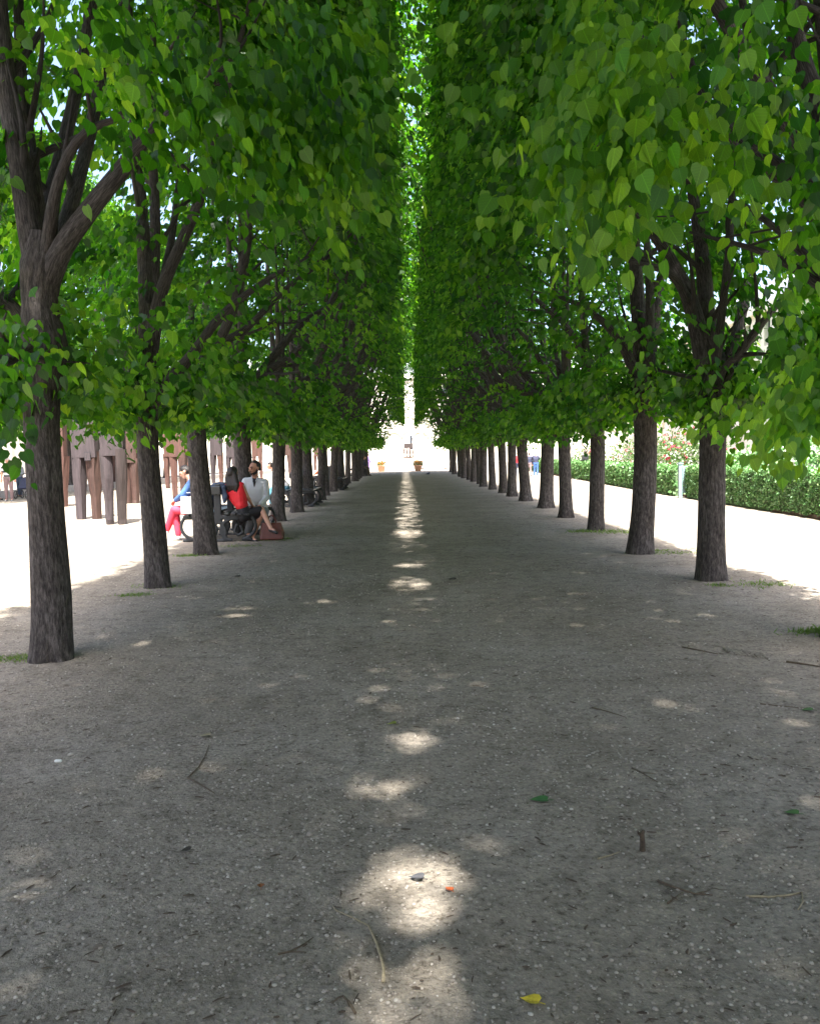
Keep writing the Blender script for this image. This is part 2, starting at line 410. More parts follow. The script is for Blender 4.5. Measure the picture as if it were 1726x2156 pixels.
# ------------------------------------------------------------------ gravel and litter (uncountable)
t_ = (1+5**.5)/2
ICO = nrm(np.array([[-1,t_,0],[1,t_,0],[-1,-t_,0],[1,-t_,0],[0,-1,t_],[0,1,t_],[0,-1,-t_],[0,1,-t_],[t_,0,-1],[t_,0,1],[-t_,0,-1],[-t_,0,1]], float))
ICF = np.array([[0,11,5],[0,5,1],[0,1,7],[0,7,10],[0,10,11],[1,5,9],[5,11,4],[11,10,2],[10,7,6],[7,1,8],[3,9,4],[3,4,2],[3,2,6],[3,6,8],[3,8,9],[4,9,5],[2,4,11],[6,2,10],[8,6,7],[9,8,1]])
def scatter_pebbles(n):
    u = rng.random(n)
    y = 1.7 + 9.5*u**1.7
    x = (rng.random(n)*2-1)*(0.55*y+0.4)
    keep = rng.random(n) < 0.35 + 0.65*(0.5+0.5*np.sin(2.1*x+1.0+1.5*np.sin(1.3*y))*np.sin(1.7*y+x))
    x, y = x[keep], y[keep]; n = len(x)
    s = (0.0020 + 0.0050*rng.random(n)**2.4)*(1+0.03*y)
    s[rng.random(n) < 0.004] *= 1.9
    V = ICO[None]*(1+0.25*(rng.random((n, 12, 1))-.5))*s[:, None, None]
    V = V*np.stack([1+.5*rng.random(n), .8+.4*rng.random(n), .5+.3*rng.random(n)], 1)[:, None, :]
    a = rng.random(n)*6.28; c, sn = np.cos(a)[:, None], np.sin(a)[:, None]
    V = np.stack([V[..., 0]*c - V[..., 1]*sn, V[..., 0]*sn + V[..., 1]*c, V[..., 2]], -1)
    V += np.stack([x, y, gheight(x, y)+s*.22], 1)[:, None, :]
    FF = (ICF[None] + (np.arange(n)*12)[:, None, None]).reshape(-1, 3)
    me = np_mesh('gravel', V.reshape(-1, 3), FF.ravel(), np.arange(len(FF))*3)
    t = np.repeat(np.clip(rng.normal(.5, .2, n), 0, 1), 20).astype(np.float32)
    me.attributes.new('tint', 'FLOAT', 'FACE').data.foreach_set('value', t)
    return me
props(link('gravel', scatter_pebbles(46000), M['pebble']), 'fine pale gravel strewn over the sandy alley floor', 'gravel', kind='stuff')
def scatter_litter(n):
    y = 1.8 + 26*rng.random(n)**1.7
    x = (rng.random(n)*2-1)*np.minimum(0.55*y+0.4, 3.9) + 0.25
    L = (0.010 + 0.035*rng.random(n)**2.2)*(1+.03*y); W = 0.0016+0.0035*rng.random(n)
    a = rng.normal(0, .9, n)
    d = np.stack([np.cos(a), np.sin(a), np.zeros(n)], 1); p = np.stack([-np.sin(a), np.cos(a), np.zeros(n)], 1)
    base = np.stack([x, y, gheight(x, y)+.004], 1)
    bend = (rng.random(n)-.5)*.5
    z = np.array([0, 0, 1.0])
    pts = []
    for k, tt in enumerate((-.5, 0, .5)):
        c = base + d*(L*tt)[:, None] + p*(bend*L*(tt*tt))[:, None]
        w = W*(1 if k == 1 else .55)
        pts += [c - p*w[:, None], c + z*(w*1.1)[:, None], c + p*w[:, None]]
    V = np.stack(pts, 1)
    f = np.array([[0,3,4,1],[1,4,5,2],[3,6,7,4],[4,7,8,5]])
    FF = (f[None] + (np.arange(n)*9)[:, None, None]).reshape(-1, 4)
    return np_mesh('leaf_litter', V.reshape(-1, 3), FF.ravel(), np.arange(len(FF))*4)
props(link('leaf_litter', scatter_litter(2600), M['litter']), 'dark crumbs of bark and dry stalks littering the alley floor', 'litter', kind='stuff')

# ------------------------------------------------------------------ leaves
TPL = np.array([[0,.05,0],[.24,-.05,-.05],[.44,.12,-.10],[.45,.42,-.11],[.26,.74,-.10],[.07,.94,-.12],[0,1.12,-.20],[-.07,.94,-.12],[-.26,.74,-.10],[-.45,.42,-.11],[-.44,.12,-.10],[-.24,-.05,-.05]], float)
TPL[:, 0] *= 0.95
TF = np.array([[0,1,2,3,4,5,6],[0,6,7,8,9,10,11]])
def leaf_mesh(name, pos, tip, nor, size, tint, fold=1.0, width=1.0):
    n = len(pos)
    tip = nrm(tip); nor = nrm(nor - tip*np.sum(nor*tip, 1, keepdims=True)); side = np.cross(tip, nor)
    T = TPL.copy(); T[:, 2] *= fold; T[:, 0] *= width
    wv = .85 + .3*rng.random(n)
    V = (pos[:, None] + size[:, None, None]*(side[:, None]*T[None, :, :1]*wv[:, None, None] + tip[:, None]*T[None, :, 1:2] + nor[:, None]*T[None, :, 2:]*(0.5+1.2*rng.random((n, 1, 1)))))
    FF = (TF[None] + (np.arange(n)*12)[:, None, None]).reshape(-1, 7)
    me = np_mesh(name, V.reshape(-1, 3), FF.ravel(), np.arange(len(FF))*7)
    me.attributes.new('tint', 'FLOAT', 'FACE').data.foreach_set('value', np.repeat(tint, 2).astype(np.float32))
    if width == 1.0: me.attributes.new('blade', 'FLOAT2', 'POINT').data.foreach_set('vector', np.tile(T[:, :2].astype(np.float32), (n, 1)).ravel())
    return me
def spray_leaves(c, d, length, nl, size, droop=0.55, h0=0.0):
    """c (k,3) spray centres, d (k,3) directions; nl leaves along each"""
    k = len(c); d = nrm(d)
    up = np.array([0, 0, 1.0]); sd = nrm(np.cross(d, np.broadcast_to(up, d.shape)) + 1e-6)
    t = (np.arange(nl)+.5)/nl - .5
    t = t[None] + rng.normal(0, .04, (k, nl))
    sgn = np.where(np.arange(nl) % 2 == 0, 1.0, -1.0)[None]*np.ones((k, 1))
    L = length*(0.7+.6*rng.random((k, 1)))
    pos = c[:, None] + d[:, None]*(t*L)[..., None] + sd[:, None]*(sgn*(.02+.05*rng.random((k, nl))))[..., None]
    pos[..., 2] -= (t+.5)**2*L*droop*.5
    pos += rng.normal(0, .025, pos.shape)
    hang = h0 + (1-h0)*rng.random((k, nl, 1))
    tip = d[:, None]*(.35+.3*rng.random((k, nl, 1))) + sd[:, None]*(sgn[..., None]*(.25+.5*rng.random((k, nl, 1)))) - up*(.25+1.1*hang) + rng.normal(0, .18*(1-.5*h0), pos.shape)
    nor = up*(1.0-.45*hang) + d[:, None]*(.55*hang+.1) + rng.normal(0, .30, pos.shape)
    sz = size*(0.5+.8*rng.random((k, nl)))
    clump = np.sin(2.3*c[:, 0]+1.7*c[:, 2])*np.sin(2.9*c[:, 1]-1.3*c[:, 2]+1.0)      # leaf age tones, also imitating lit and shaded clumps by colour
    tn = np.clip(rng.normal(.34, .15, (k, nl)) + rng.normal(0, .22, (k, 1)) + .20*clump[:, None], 0, 1)
    return pos.reshape(-1, 3), tip.reshape(-1, 3), nor.reshape(-1, 3), sz.ravel(), tn.ravel()

INNER = 2.84; OUTER = 0.62; TOP = 9.3; HALF = 3.0     # HALF: from the crown's own origin to the middle of the slit
def roof_sprays(m_side, r):  # unseen top layer with oversized leaves, added to keep sun flecks off the floor
    gx_, gy_ = np.meshgrid(np.linspace(-OUTER-.05, 2.74, m_side), np.linspace(-1.6, 1.6, m_side)); k = gx_.size
    x = gx_.ravel()+r.normal(0, .08, k); y = gy_.ravel()+r.normal(0, .08, k); z = r.uniform(8.0, 9.3, k)
    return np.stack([x, y, z], 1), np.stack([r.normal(0, 1, k), r.normal(0, 1, k), r.normal(0, .25, k)], 1)
def trim(L, r):
    """the clipped inner face: hardly a leaf stands out into the slit"""
    lim = 2.60 + .05*np.sin(3*L[:, 1]) + .05*np.sin(2.3*L[:, 2]+L[:, 1])
    pk = np.where(L[:, 2] > 7.3, .30, .05)
    return (L[:, 0] < lim) | (r.random(len(L)) < pk)
def crown_samples(n, seed, zb0=1.95):
    """spray centres and outward directions in a tree's own frame (+x towards the alley)"""
    r = np.random.default_rng(seed)
    ph = r.random(6)*6.28
    def wob(a, b): return .10*np.sin(2.3*a+ph[0])+.09*np.sin(3.1*b+ph[1])+.07*np.sin(4.7*(a+b)+ph[2])
    def zb(x):
        t = np.clip((x-1.05)/.7, 0, 1); return zb0 + .10*np.clip(x, 0, 3) + 1.4*t*t*(3-2*t)
    C = []; D = []
    def put(m, fn): 
        c, d = fn(m); C.append(c); D.append(d)
    def inner(m):
        y = r.uniform(-1.65, 1.65, m); z = 3.3 + (TOP-3.3)*r.random(m)**.8; x = INNER - .06 + .8*wob(y, z) - np.abs(r.normal(0, .22, m))
        return np.stack([x, y, z], 1), np.stack([np.ones(m), r.normal(0, .5, m), r.normal(-.1, .4, m)], 1)
    def outer(m):
        y = r.uniform(-1.65, 1.65, m); z = zb0 + (TOP-zb0)*r.random(m)**1.15; x = -OUTER - wob(y, z) + np.abs(r.normal(0, .2, m)) + .02*(z-zb0)
        return np.stack([x, y, z], 1), np.stack([-np.ones(m), r.normal(0, .6, m), r.normal(-.2, .4, m)], 1)
    def bottom(m):
        x = r.uniform(-OUTER, INNER, m); y = r.uniform(-1.65, 1.65, m); z = zb(x) + 1.5*wob(x*1.2, y*1.3) + .1 + np.abs(r.normal(0, .30, m))
        return np.stack([x, y, z], 1), np.stack([.3+.5*x/2.9+r.normal(0, .6, m), r.normal(0, .8, m), r.normal(-.15, .25, m)], 1)
    def top(m):
        x = r.uniform(-OUTER, INNER, m); y = r.uniform(-1.65, 1.65, m); z = TOP + wob(x, y) - np.abs(r.normal(0, .35, m))
        return np.stack([x, y, z], 1), np.stack([r.normal(0, .8, m), r.normal(0, .8, m), r.normal(.2, .4, m)], 1)
    def vol(m):
        x = r.uniform(-OUTER, INNER, m); y = r.uniform(-1.65, 1.65, m); z = zb(x) + (TOP-zb(x))*r.random(m)
        return np.stack([x, y, z], 1), np.stack([.5+r.normal(0, .8, m), r.normal(0, .8, m), r.normal(0, .3, m)], 1)
    put(int(n*.26), inner); put(int(n*.27), outer); put(int(n*.20), bottom); put(int(n*.18), top); put(int(n*.22), vol)
    C = np.concatenate(C); D = np.concatenate(D)
    f = np.sin(2.9*C[:, 0]+ph[3])*np.sin(3.3*C[:, 1]+ph[4]) + np.sin(2.5*C[:, 2]+ph[5])*np.cos(2.1*C[:, 0]-1.7*C[:, 1]+ph[0])
    k = ~((f > .02) & (C[:, 2] < 8.0) & (C[:, 0] > -.2) & (r.random(len(C)) < .90))
    k &= ~((C[:, 2] < 6.2) & (C[:, 0] > -.25) & (C[:, 0] < 2.35) & (C[:, 2] > 2.55) & (r.random(len(C)) < .70))
    k &= ~((C[:, 2] < 4.6) & (C[:, 0] >= 2.35) & (r.random(len(C)) < .35))
    return C[k], D[k]

# ------------------------------------------------------------------ trunks
def resample(pts, rad, step=0.07):
    pts = np.array([list(p) for p in pts], float); rad = np.array(rad, float); n = len(pts)
    ext = np.vstack([2*pts[0]-pts[1], pts, 2*pts[-1]-pts[-2]])
    oP, oR = [], []
    for i in range(n-1):
        p0, p1, p2, p3 = ext[i:i+4]
        m = max(2, int(np.linalg.norm(p2-p1)/step))
        for t in np.arange(m)/m:
            oP.append(.5*((2*p1)+(-p0+p2)*t+(2*p0-5*p1+4*p2-p3)*t*t+(-p0+3*p1-3*p2+p3)*t**3)); oR.append(rad[i]*(1-t)+rad[i+1]*t)
    oP.append(pts[-1]); oR.append(rad[-1])
    return np.array(oP), np.array(oR)
def tube_np(P_, R_, seg, ridge=0.0, ph=0.0, flare=0.0):
    n = len(P_); up = np.array([.9, .3, .1]); V = np.zeros((n, seg, 3)); A = np.zeros((n, seg, 3))
    th = np.arange(seg)*2*PI/seg; s = 0.0
    for i in range(n):
        t = P_[min(i+1, n-1)] - P_[max(i-1, 0)]; t = t/np.linalg.norm(t)
        a = up - t*np.dot(up, t); a /= np.linalg.norm(a); b = np.cross(t, a); up = a
        if i: s += np.linalg.norm(P_[i]-P_[i-1])
        rr = R_[i]*np.ones(seg)
        if ridge:
            rr = rr*(1 + ridge*(np.sin(7*th+ph+1.1*math.sin(1.3*s+ph)) *.9 + np.sin(12*th+2*ph+1.6*math.sin(1.9*s)) + .8*np.sin(19*th+3*ph+2.2*math.sin(2.7*s+1))+ .7*np.sin(2*th+ph+.8*s)))
        if flare:
            z = s
            rr = rr*(1 + flare*math.exp(-z/.17)*(1.1+.75*np.sin(4*th+ph)+.45*np.sin(3*th+2*ph)+.2*np.sin(9*th)))
        V[i] = P_[i] + (np.cos(th)[:, None]*a + np.sin(th)[:, None]*b)*rr[:, None]
        A[i] = np.stack([np.cos(th)*.13, np.sin(th)*.13, np.full(seg, s*.24+ph)], 1)
    idx = np.arange(n*seg).reshape(n, seg)
    F = np.stack([idx[:-1], np.roll(idx[:-1], -1, 1), np.roll(idx[1:], -1, 1), idx[1:]], -1).reshape(-1, 4)
    return V.reshape(-1, 3), A.reshape(-1, 3), F
def trunk_mesh(name, paths):
    """paths: list of (pts, radii, seg, ridge, flare)"""
    Vs, As, Fs, o = [], [], [], 0
    for k, (pts, rad, seg, ridge, flare) in enumerate(paths):
        p, r = resample(pts, rad, .05 if seg > 30 else .09)
        V, A, Fq = tube_np(p, r, seg, ridge, 1.7*k+hash_(name)*.1, flare)
        Vs.append(V); As.append(A); Fs.append(Fq+o); o += len(V)
    V = np.concatenate(Vs); A = np.concatenate(As); Fq = np.concatenate(Fs)
    me = np_mesh(name, V, Fq.ravel(), np.arange(len(Fq))*4, True)
    me.attributes.new('bark', 'FLOAT_VECTOR', 'POINT').data.foreach_set('vector', A.astype(np.float32).ravel())
    return me
def hash_(s): return sum(ord(c)*(i+1) for i, c in enumerate(s)) % 60
def branch_twigs(r, pts, rad, n, out):
    """side branches off a limb"""
    pts = [Vector(p) for p in pts]
    for _ in range(n):
        i = r.randrange(1, len(pts)-1); t = r.random()
        s = pts[i].lerp(pts[i+1], t) if i+1 < len(pts) else pts[i]
        dr = Vector((r.gauss(.35, .8), r.gauss(0, .9), r.uniform(.0, .9))).normalized()
        L = r.uniform(.7, 1.7)
        e = s + dr*L
        e.x = min(max(e.x, -.55), 2.7)
        m = s.lerp(e, .5) + Vector((r.gauss(0, .08), r.gauss(0, .08), -.04))
        r0 = rad[min(i, len(rad)-1)]*.5
        out.append(([s, m, e], [r0, r0*.62, .006], 7, 0.02, 0))
def generic_limbs(seed, fork, trunk_r, lean=(0, 0)):
    r = random.Random(seed); paths = []
    f = Vector((lean[0], lean[1], fork))
    paths.append(([(0, 0, -.06), (lean[0]*.12, lean[1]*.12, .35), (lean[0]*.5, lean[1]*.5, fork*.5), f, f+Vector((0, 0, .45))], [trunk_r*1.06, trunk_r, trunk_r*.93, trunk_r*.98, trunk_r*.7], 40, .017, .26))
    n = r.randint(6, 7); a0 = r.random()*6.28
    for k in range(n):
        a = a0 + k*2*PI/n + r.uniform(-.3, .3)
        dx, dy = math.cos(a), math.sin(a)
        st = f + Vector((dx*.03, dy*.03, r.uniform(-.45, .1)))
        ex = (2.3 if dx > 0 else .45)*dx + .25; ey = dy*1.25
        top = r.uniform(6.0, 8.6)
        p = [st, f+Vector((dx*.22+.03, dy*.24, .35+r.uniform(0, .2))), f+Vector((ex*.45, ey*.45, 1.25+r.uniform(-.2, .4))), f+Vector((ex*.75, ey*.75, (top-fork)*.55)), Vector((f.x+ex, f.y+ey, top))]
        r0 = trunk_r*r.uniform(.48, .70)
        rad = [r0, r0*.92, r0*.7, r0*.45, .012]
        paths.append((p, rad, 14, .02, 0))
        branch_twigs(r, p, rad, 3, paths)
    for k in range(3):               # low, spreading boughs that carry the skirt of the crown
        a = r.choice([0.0, .5, -.6, 1.4, -1.4, 2.6]) + r.uniform(-.3, .3)
        e = Vector((max(-.5, math.cos(a)*1.9), math.sin(a)*1.3, fork+r.uniform(.4, 1.2)))
        st = Vector((lean[0]*.9, lean[1]*.9, fork-r.uniform(.1, .5)))
        p = [st, st.lerp(e, .45)+Vector((0, 0, .12)), e]
        paths.append((p, [trunk_r*.33, trunk_r*.2, .01], 9, .02, 0)); branch_twigs(r, [p[0], p[1], p[2], p[2]], [.03, .025, .012], 2, paths)
    return paths

# sun patches on the alley floor (x, y, rx, ry): openings in the roof of leaves
def spx(px, py, rx, ry, kp=.27):
    g = G(px, py); return (g.x, g.y, rx, ry, kp)
PATCH = [spx(872, 1562, .14, .20), spx(800, 1660, .13, .10), spx(822, 1722, .08, .06), spx(862, 1850, .19, .23, .2), spx(905, 1925, .12, .10), spx(865, 2065, .17, .15, .3), spx(878, 2140, .14, .08),
         spx(858, 1228, .24, .55, .25), spx(862, 1190, .24, .35, .3), spx(862, 1125, .34, .8, .25), spx(850, 1085, .36, .9, .25)]
def in_patch(W, grow=1.0):
    t = W[:, 2]/Sn[2]; gx_ = W[:, 0]-Sn[0]*t; gy_ = W[:, 1]-Sn[1]*t
    hit = np.zeros(len(W), bool)
    for (x, y, rx, ry, kp) in PATCH:
        q = ((gx_-x)/(rx*grow))**2 + ((gy_-y)/(ry*grow))**2
        hit |= (q < 1.0) & (rng.random(len(W)) > kp + .45*np.clip(q, 0, 1)**2)
    return hit

GAPX = 0.30
def to_world(L, bx, by, side):       # side +1: left row (alley to +x); -1: right row
    return np.stack([bx + side*L[:, 0], by + side*L[:, 1], L[:, 2]], 1)
def in_poly(px, py, poly):
    c = np.zeros(len(px), bool); j = len(poly)-1
    for i in range(len(poly)):
        xi, yi = poly[i]; xj, yj = poly[j]
        c ^= ((yi > py) != (yj > py)) & (px < (xj-xi)*(py-yi)/(yj-yi+1e-9)+xi)
        j = i
    return c
# view openings through which the limbs of the near trees are seen
OPEN = [([(-400, -300), (330, -300), (420, 60), (300, 250), (470, 260), (430, 420), (250, 560), (190, 900), (-400, 900)], 0.2, 6.2, .93),
        ([(230, 380), (430, 300), (450, 520), (420, 900), (250, 900)], 0.2, 9.4, .80),
        ([(470, 420), (700, 330), (720, 640), (560, 820), (470, 800)], 4.0, 12.0, .45),
        ([(1330, 455), (1570, 455), (1640, 620), (1590, 880), (1440, 900), (1330, 600)], 0.2, 8.9, .93),
        ([(1240, 560), (1420, 560), (1420, 900), (1280, 900)], 2.0, 11.6, .75),
        ([(1640, -200), (1760, -200), (1760, 330), (1700, 330)], 0.2, 6.2, .8)]
def thin(W, keep):
    px, py, dz = proj(W)
    for poly, y0, y1, pr in OPEN:
        m = in_poly(px, py, poly) & (W[:, 2] < 6.4) & (W[:, 1] > y0) & (W[:, 1] < y1) & (dz > .1)
        keep &= ~(m & (rng.random(len(W)) < pr))
    # headroom: nothing hangs right in front of the lens
    keep &= ~((dz > -.5) & (dz < 2.3) & (np.abs(W[:, 0]) < 1.6) & (W[:, 2] < 3.3))
    return keep

def unique_crown(name, bx, by, side, n, seed, extra=None, clear=None, cap=True):
    c, d = crown_samples(n, seed)
    ox = GAPX - side*HALF
    W = to_world(c, ox, by, side)
    D = np.stack([side*d[:, 0], side*d[:, 1], d[:, 2]], 1)
    if clear is not None:
        k = ~clear(W); W, D = W[k], D[k]
    c2, d2 = roof_sprays(25, rng)
    W2 = to_world(c2, ox, by, side); D2 = np.stack([side*d2[:, 0], side*d2[:, 1], d2[:, 2]], 1)
    p, t, nn, sz, tn = [np.concatenate(z_) for z_ in zip(spray_leaves(W, D, .50, 16, .086), spray_leaves(W2, D2, .75, 18, .125))]
    if extra is not None:
        for (cc, dd, ln, nl, size, dt) in extra:
            q = spray_leaves(cc, dd, ln, nl, size, .9, .55)
            q = (*q[:4], np.clip(q[4]+dt, 0, 1))
            p, t, nn, sz, tn = [np.concatenate(z_) for z_ in zip((p, t, nn, sz, tn), q)]
            prot = len(q[0])
    keep = ~in_patch(p, 1.15)
    keep &= trim(np.stack([side*(p[:, 0]-ox), side*(p[:, 1]-by), p[:, 2]], 1), rng)
    if cap:                    # leaf sprays added across the slit, packed over the near floor to block sun
        m = 120 if by < 9.5 else 8
        x = rng.uniform(GAPX-.36, GAPX+.36, m); y = by + rng.uniform(-1.6, 1.6, m); z = rng.uniform(8.3, 9.3, m)
        q = spray_leaves(np.stack([x, y, z], 1), np.stack([np.full(m, side*1.0), rng.normal(0, .6, m), rng.normal(0, .2, m)], 1), .50, 14, .094)
        kc = ~in_patch(q[0], 1.15)
        p, t, nn, sz, tn = [np.concatenate([b_[kc], a_]) for a_, b_ in zip((p, t, nn, sz, tn), q)]
        keep = np.concatenate([np.ones(int(kc.sum()), bool), keep])
    nx = sum(len(e[0])*e[3] for e in extra) if extra else 0
    k2 = thin(p, np.ones(len(p), bool))
    if nx: k2[-nx:] = True
    keep &= k2
    L = p[keep].copy(); L[:, 0] -= bx; L[:, 1] -= by
    return leaf_mesh(name, L, t[keep], nn[keep], sz[keep], tn[keep])

# tree stands ----------------------------------------------------------
def gp(px, py): g = G(px, py); return (g.x, g.y)
LEFT = [gp(110, 1383), gp(333, 1236), gp(434, 1166), gp(520, 1124), gp(585, 1097), gp(625, 1079), gp(651, 1063), gp(676, 1052.5)]
RIGHT = [gp(1496, 1224), gp(1346, 1164), gp(1254, 1117), gp(1192, 1089), gp(1150, 1069), gp(1107, 1055), gp(1078, 1045), gp(1060, 1038)]
print('LEFT', [(round(a, 2), round(b, 2)) for a, b in LEFT]); print('RIGHT', [(round(a, 2), round(b, 2)) for a, b in RIGHT])
jr = random.Random(3)
y = LEFT[-1][1]
while y < 61: y += 3.08; LEFT.append((-2.93+jr.uniform(-.12, .12), y+jr.uniform(-.15, .15)))
y = RIGHT[-1][1]
while y < 61: y += 2.95; RIGHT.append((3.30+jr.uniform(-.12, .12), y+jr.uniform(-.15, .15)))
LBACK = [(LEFT[0][0], LEFT[0][1]-3.1*k) for k in range(1, 6)]
RBACK = [(RIGHT[0][0], RIGHT[0][1]-2.95*k) for k in range(1, 7)]

# variants shared by the farther trees
NV = 5
VT = [trunk_mesh('trunk', generic_limbs(40+i, [2.05, 2.3, 1.95, 2.5, 2.2][i], [.140, .148, .135, .155, .145][i], [(0.05, .05), (-.05, .04), (.08, -.08), (-.03, -.05), (.1, .1)][i])) for i in range(NV)]
VC = []
for i in range(NV):
    c, d = crown_samples(1500, 70+i)
    m = 6
    qc = spray_leaves(np.stack([rng.uniform(2.64, 3.36, m), rng.uniform(-1.6, 1.6, m), rng.uniform(8.3, 9.3, m)], 1), np.stack([np.ones(m), rng.normal(0, .5, m), rng.normal(0, .2, m)], 1), .50, 13, .098)
    q = [np.concatenate(z_) for z_ in zip(spray_leaves(c, d, .50, 14, .092), spray_leaves(*roof_sprays(23, rng), .80, 18, .135))]
    kq = trim(q[0], rng)
    VC.append(leaf_mesh('crown', *[np.concatenate([z_[kq], y_]) for z_, y_ in zip(q, qc)]))
for me in VT: me.materials.append(M['bark'])
for me in VC: me.materials.append(M['leaf'])
ORD = ['first', 'second', 'third', 'fourth', 'fifth', 'sixth', 'seventh', 'eighth', 'ninth', 'tenth', 'eleventh', 'twelfth', 'thirteenth', 'fourteenth', 'fifteenth', 'sixteenth', 'seventeenth', 'eighteenth', 'nineteenth', 'twentieth', 'twenty-first', 'twenty-second']
def tree(bx, by, side, label, group, tm, cm, sc=1.0, rz=0.0):
    o = empty('lime_tree', (bx, by, 0), label, 'tree', group)
    t = link('trunk', tm, None, o); c = link('crown', cm, None, o)
    if not tm.materials: tm.materials.append(M['bark'])
    if not cm.materials: cm.materials.append(M['leaf'])
    return o, t, c
def far_tree(bx, by, side, label, group, i, sc=1.0):
    o, t, c = tree(bx, by, side, label, group, VT[i % NV], VC[(i*3+1) % NV])
    r = 0.0 if side > 0 else PI
    t.rotation_euler = (0, 0, r + jr.uniform(-.25, .25)); c.rotation_euler = (0, 0, r)
    if abs(bx) < 6: c.location = (GAPX - side*HALF - bx, 0, 0)
    s = jr.uniform(.92, 1.12)*sc
    t.scale = (s, s, 1.0)
    if jr.random() < .5: c.scale = (1, -1, 1)
    return o
LG, RG = 'lime trees of the left row', 'lime trees of the right row'
# ---- bespoke trunks of the near trees (own frame = world axes, origin at the base)
def rel(b, pts): return [Vector((p.x-b[0], p.y-b[1], p.z)) for p in pts]
def limb(b, spec, Y, rad, seg=16, ridge=.018, flare=0):
    """spec: list of (px,py[,dY]) followed up the limb"""
    pts = [P(s[0], s[1], Y + (s[2] if len(s) > 2 else 0)) for s in spec]
    return (rel(b, pts), rad, seg, ridge, flare)
def near_trunk(name, b, main, limbs, seed, twigs=3):
    r = random.Random(seed); Y = b[1]; paths = []
    pts = rel(b, [P(s[0], s[1], Y) for s in main[0]]); pts = [Vector((0, 0, -.06))] + pts
    paths.append((pts, main[1], 56, .015, .17))
    for spec, rad in limbs:
        l = limb(b, spec, Y, rad); paths.append(l)
        branch_like(r, l[0], rad, twigs, paths)
    return trunk_mesh(name, paths)
def branch_like(r, pts, rad, n, out):
    for _ in range(n):
        i = r.randrange(1, len(pts)); s = pts[i-1].lerp(pts[i], r.random())
        d = (pts[i]-pts[i-1]).normalized(); dr = (d + Vector((r.gauss(0, .7), r.gauss(0, .7), r.gauss(.2, .3)))).normalized()
        e = s + dr*r.uniform(.5, 1.3); mdl = s.lerp(e, .5)+Vector((r.gauss(0, .05), r.gauss(0, .05), 0))
        r0 = min(rad[min(i, len(rad)-1)]*.6, .03)+.004
        out.append(([s, mdl, e], [r0, r0*.6, .005], 7, .02, 0))
b = LEFT[0]
T1 = near_trunk('trunk', b, ([(108, 1250), (98, 1080), (88, 900), (90, 800), (94, 730), (84, 640), (88, 560), (92, 490)], [.150, .143, .128, .126, .132, .165, .122, .150, .10]),
    [([(86, 590), (62, 480), (40, 340), (14, 180), (-8, -60), (-20, -500)], [.10, .085, .075, .07, .06, .02]),
     ([(92, 580), (78, 440, .15), (62, 300, .25), (44, 150, .3), (36, -120, .4), (30, -500, .5)], [.08, .06, .045, .04, .035, .015]),
     ([(96, 590), (104, 450, .3), (128, 330, .5), (160, 190, .7), (185, 40, .8), (200, -300, 1)], [.08, .066, .055, .048, .04, .015]),
     ([(98, 600), (132, 520, -.1), (190, 440, -.2), (262, 350, -.3), (330, 265, -.4), (430, 190, -.5), (560, 120, -.6)], [.09, .078, .066, .058, .04, .026, .01]),
     ([(98, 590), (135, 480, .5), (172, 350, .9), (205, 200, 1.2), (228, 20, 1.5), (250, -400, 2)], [.08, .065, .058, .05, .042, .015]),
     ([(100, 700), (60, 690, .1), (30, 650, .1), (-30, 600, .2), (-110, 520, .3)], [.085, .06, .05, .045, .02]),
     ([(95, 740), (50, 735, -.3), (10, 760, -.7), (-40, 730, -.9)], [.07, .05, .035, .012]),
     ([(96, 560), (118, 400, -.3), (160, 300, -.5), (215, 260, -.6), (330, 230, -.8)], [.06, .04, .032, .024, .008])], 1)
b = LEFT[1]
T2 = near_trunk('trunk', b, ([(326, 1130), (316, 1010), (310, 900), (308, 800), (312, 700), (316, 640)], [.145, .135, .122, .118, .125, .115, .09]),
    [([(312, 800), (308, 640), (300, 470), (285, 300), (275, 100), (262, -200)], [.10, .085, .07, .06, .05, .02]),
     ([(314, 780), (322, 620, .3), (326, 450, .5), (320, 280, .7), (322, 60, .9), (330, -200, 1)], [.09, .07, .06, .05, .04, .02]),
     ([(314, 760), (338, 620, -.2), (382, 510, -.3), (416, 430, -.4), (450, 310, -.5), (490, 150, -.6), (540, -60, -.7)], [.09, .072, .062, .055, .048, .035, .012]),
     ([(318, 850), (360, 800, -.3), (405, 745, -.5), (470, 660, -.7), (560, 590, -.9), (650, 540, -1)], [.09, .07, .055, .042, .028, .01]),
     ([(308, 860), (282, 790, .3), (240, 700, .5), (190, 640, .7)], [.07, .05, .035, .012]),
     ([(314, 700), (350, 560, .6), (372, 420, 1.1), (385, 250, 1.5)], [.06, .05, .04, .012])], 2)
b = LEFT[2]
T3 = near_trunk('trunk', b, ([(428, 1090), (420, 1000), (412, 900), (410, 840), (418, 780)], [.185, .165, .152, .148, .165, .13]),
    [([(412, 870), (405, 780), (400, 650, .4), (395, 480, .8), (400, 300, 1.2)], [.10, .08, .06, .05, .015]),
     ([(414, 860), (440, 770, -.2), (490, 650, -.4), (520, 520, -.5), (530, 380, -.6), (560, 200, -.7)], [.11, .085, .07, .06, .045, .015]),
     ([(414, 850), (450, 740, .2), (520, 690, .3), (600, 610, .3), (690, 540, .3), (760, 470, .3)], [.09, .07, .055, .045, .03, .012]),
     ([(412, 860), (425, 720, .8), (440, 560, 1.4), (450, 380, 1.8)], [.08, .06, .05, .015])], 3)
b = RIGHT[0]
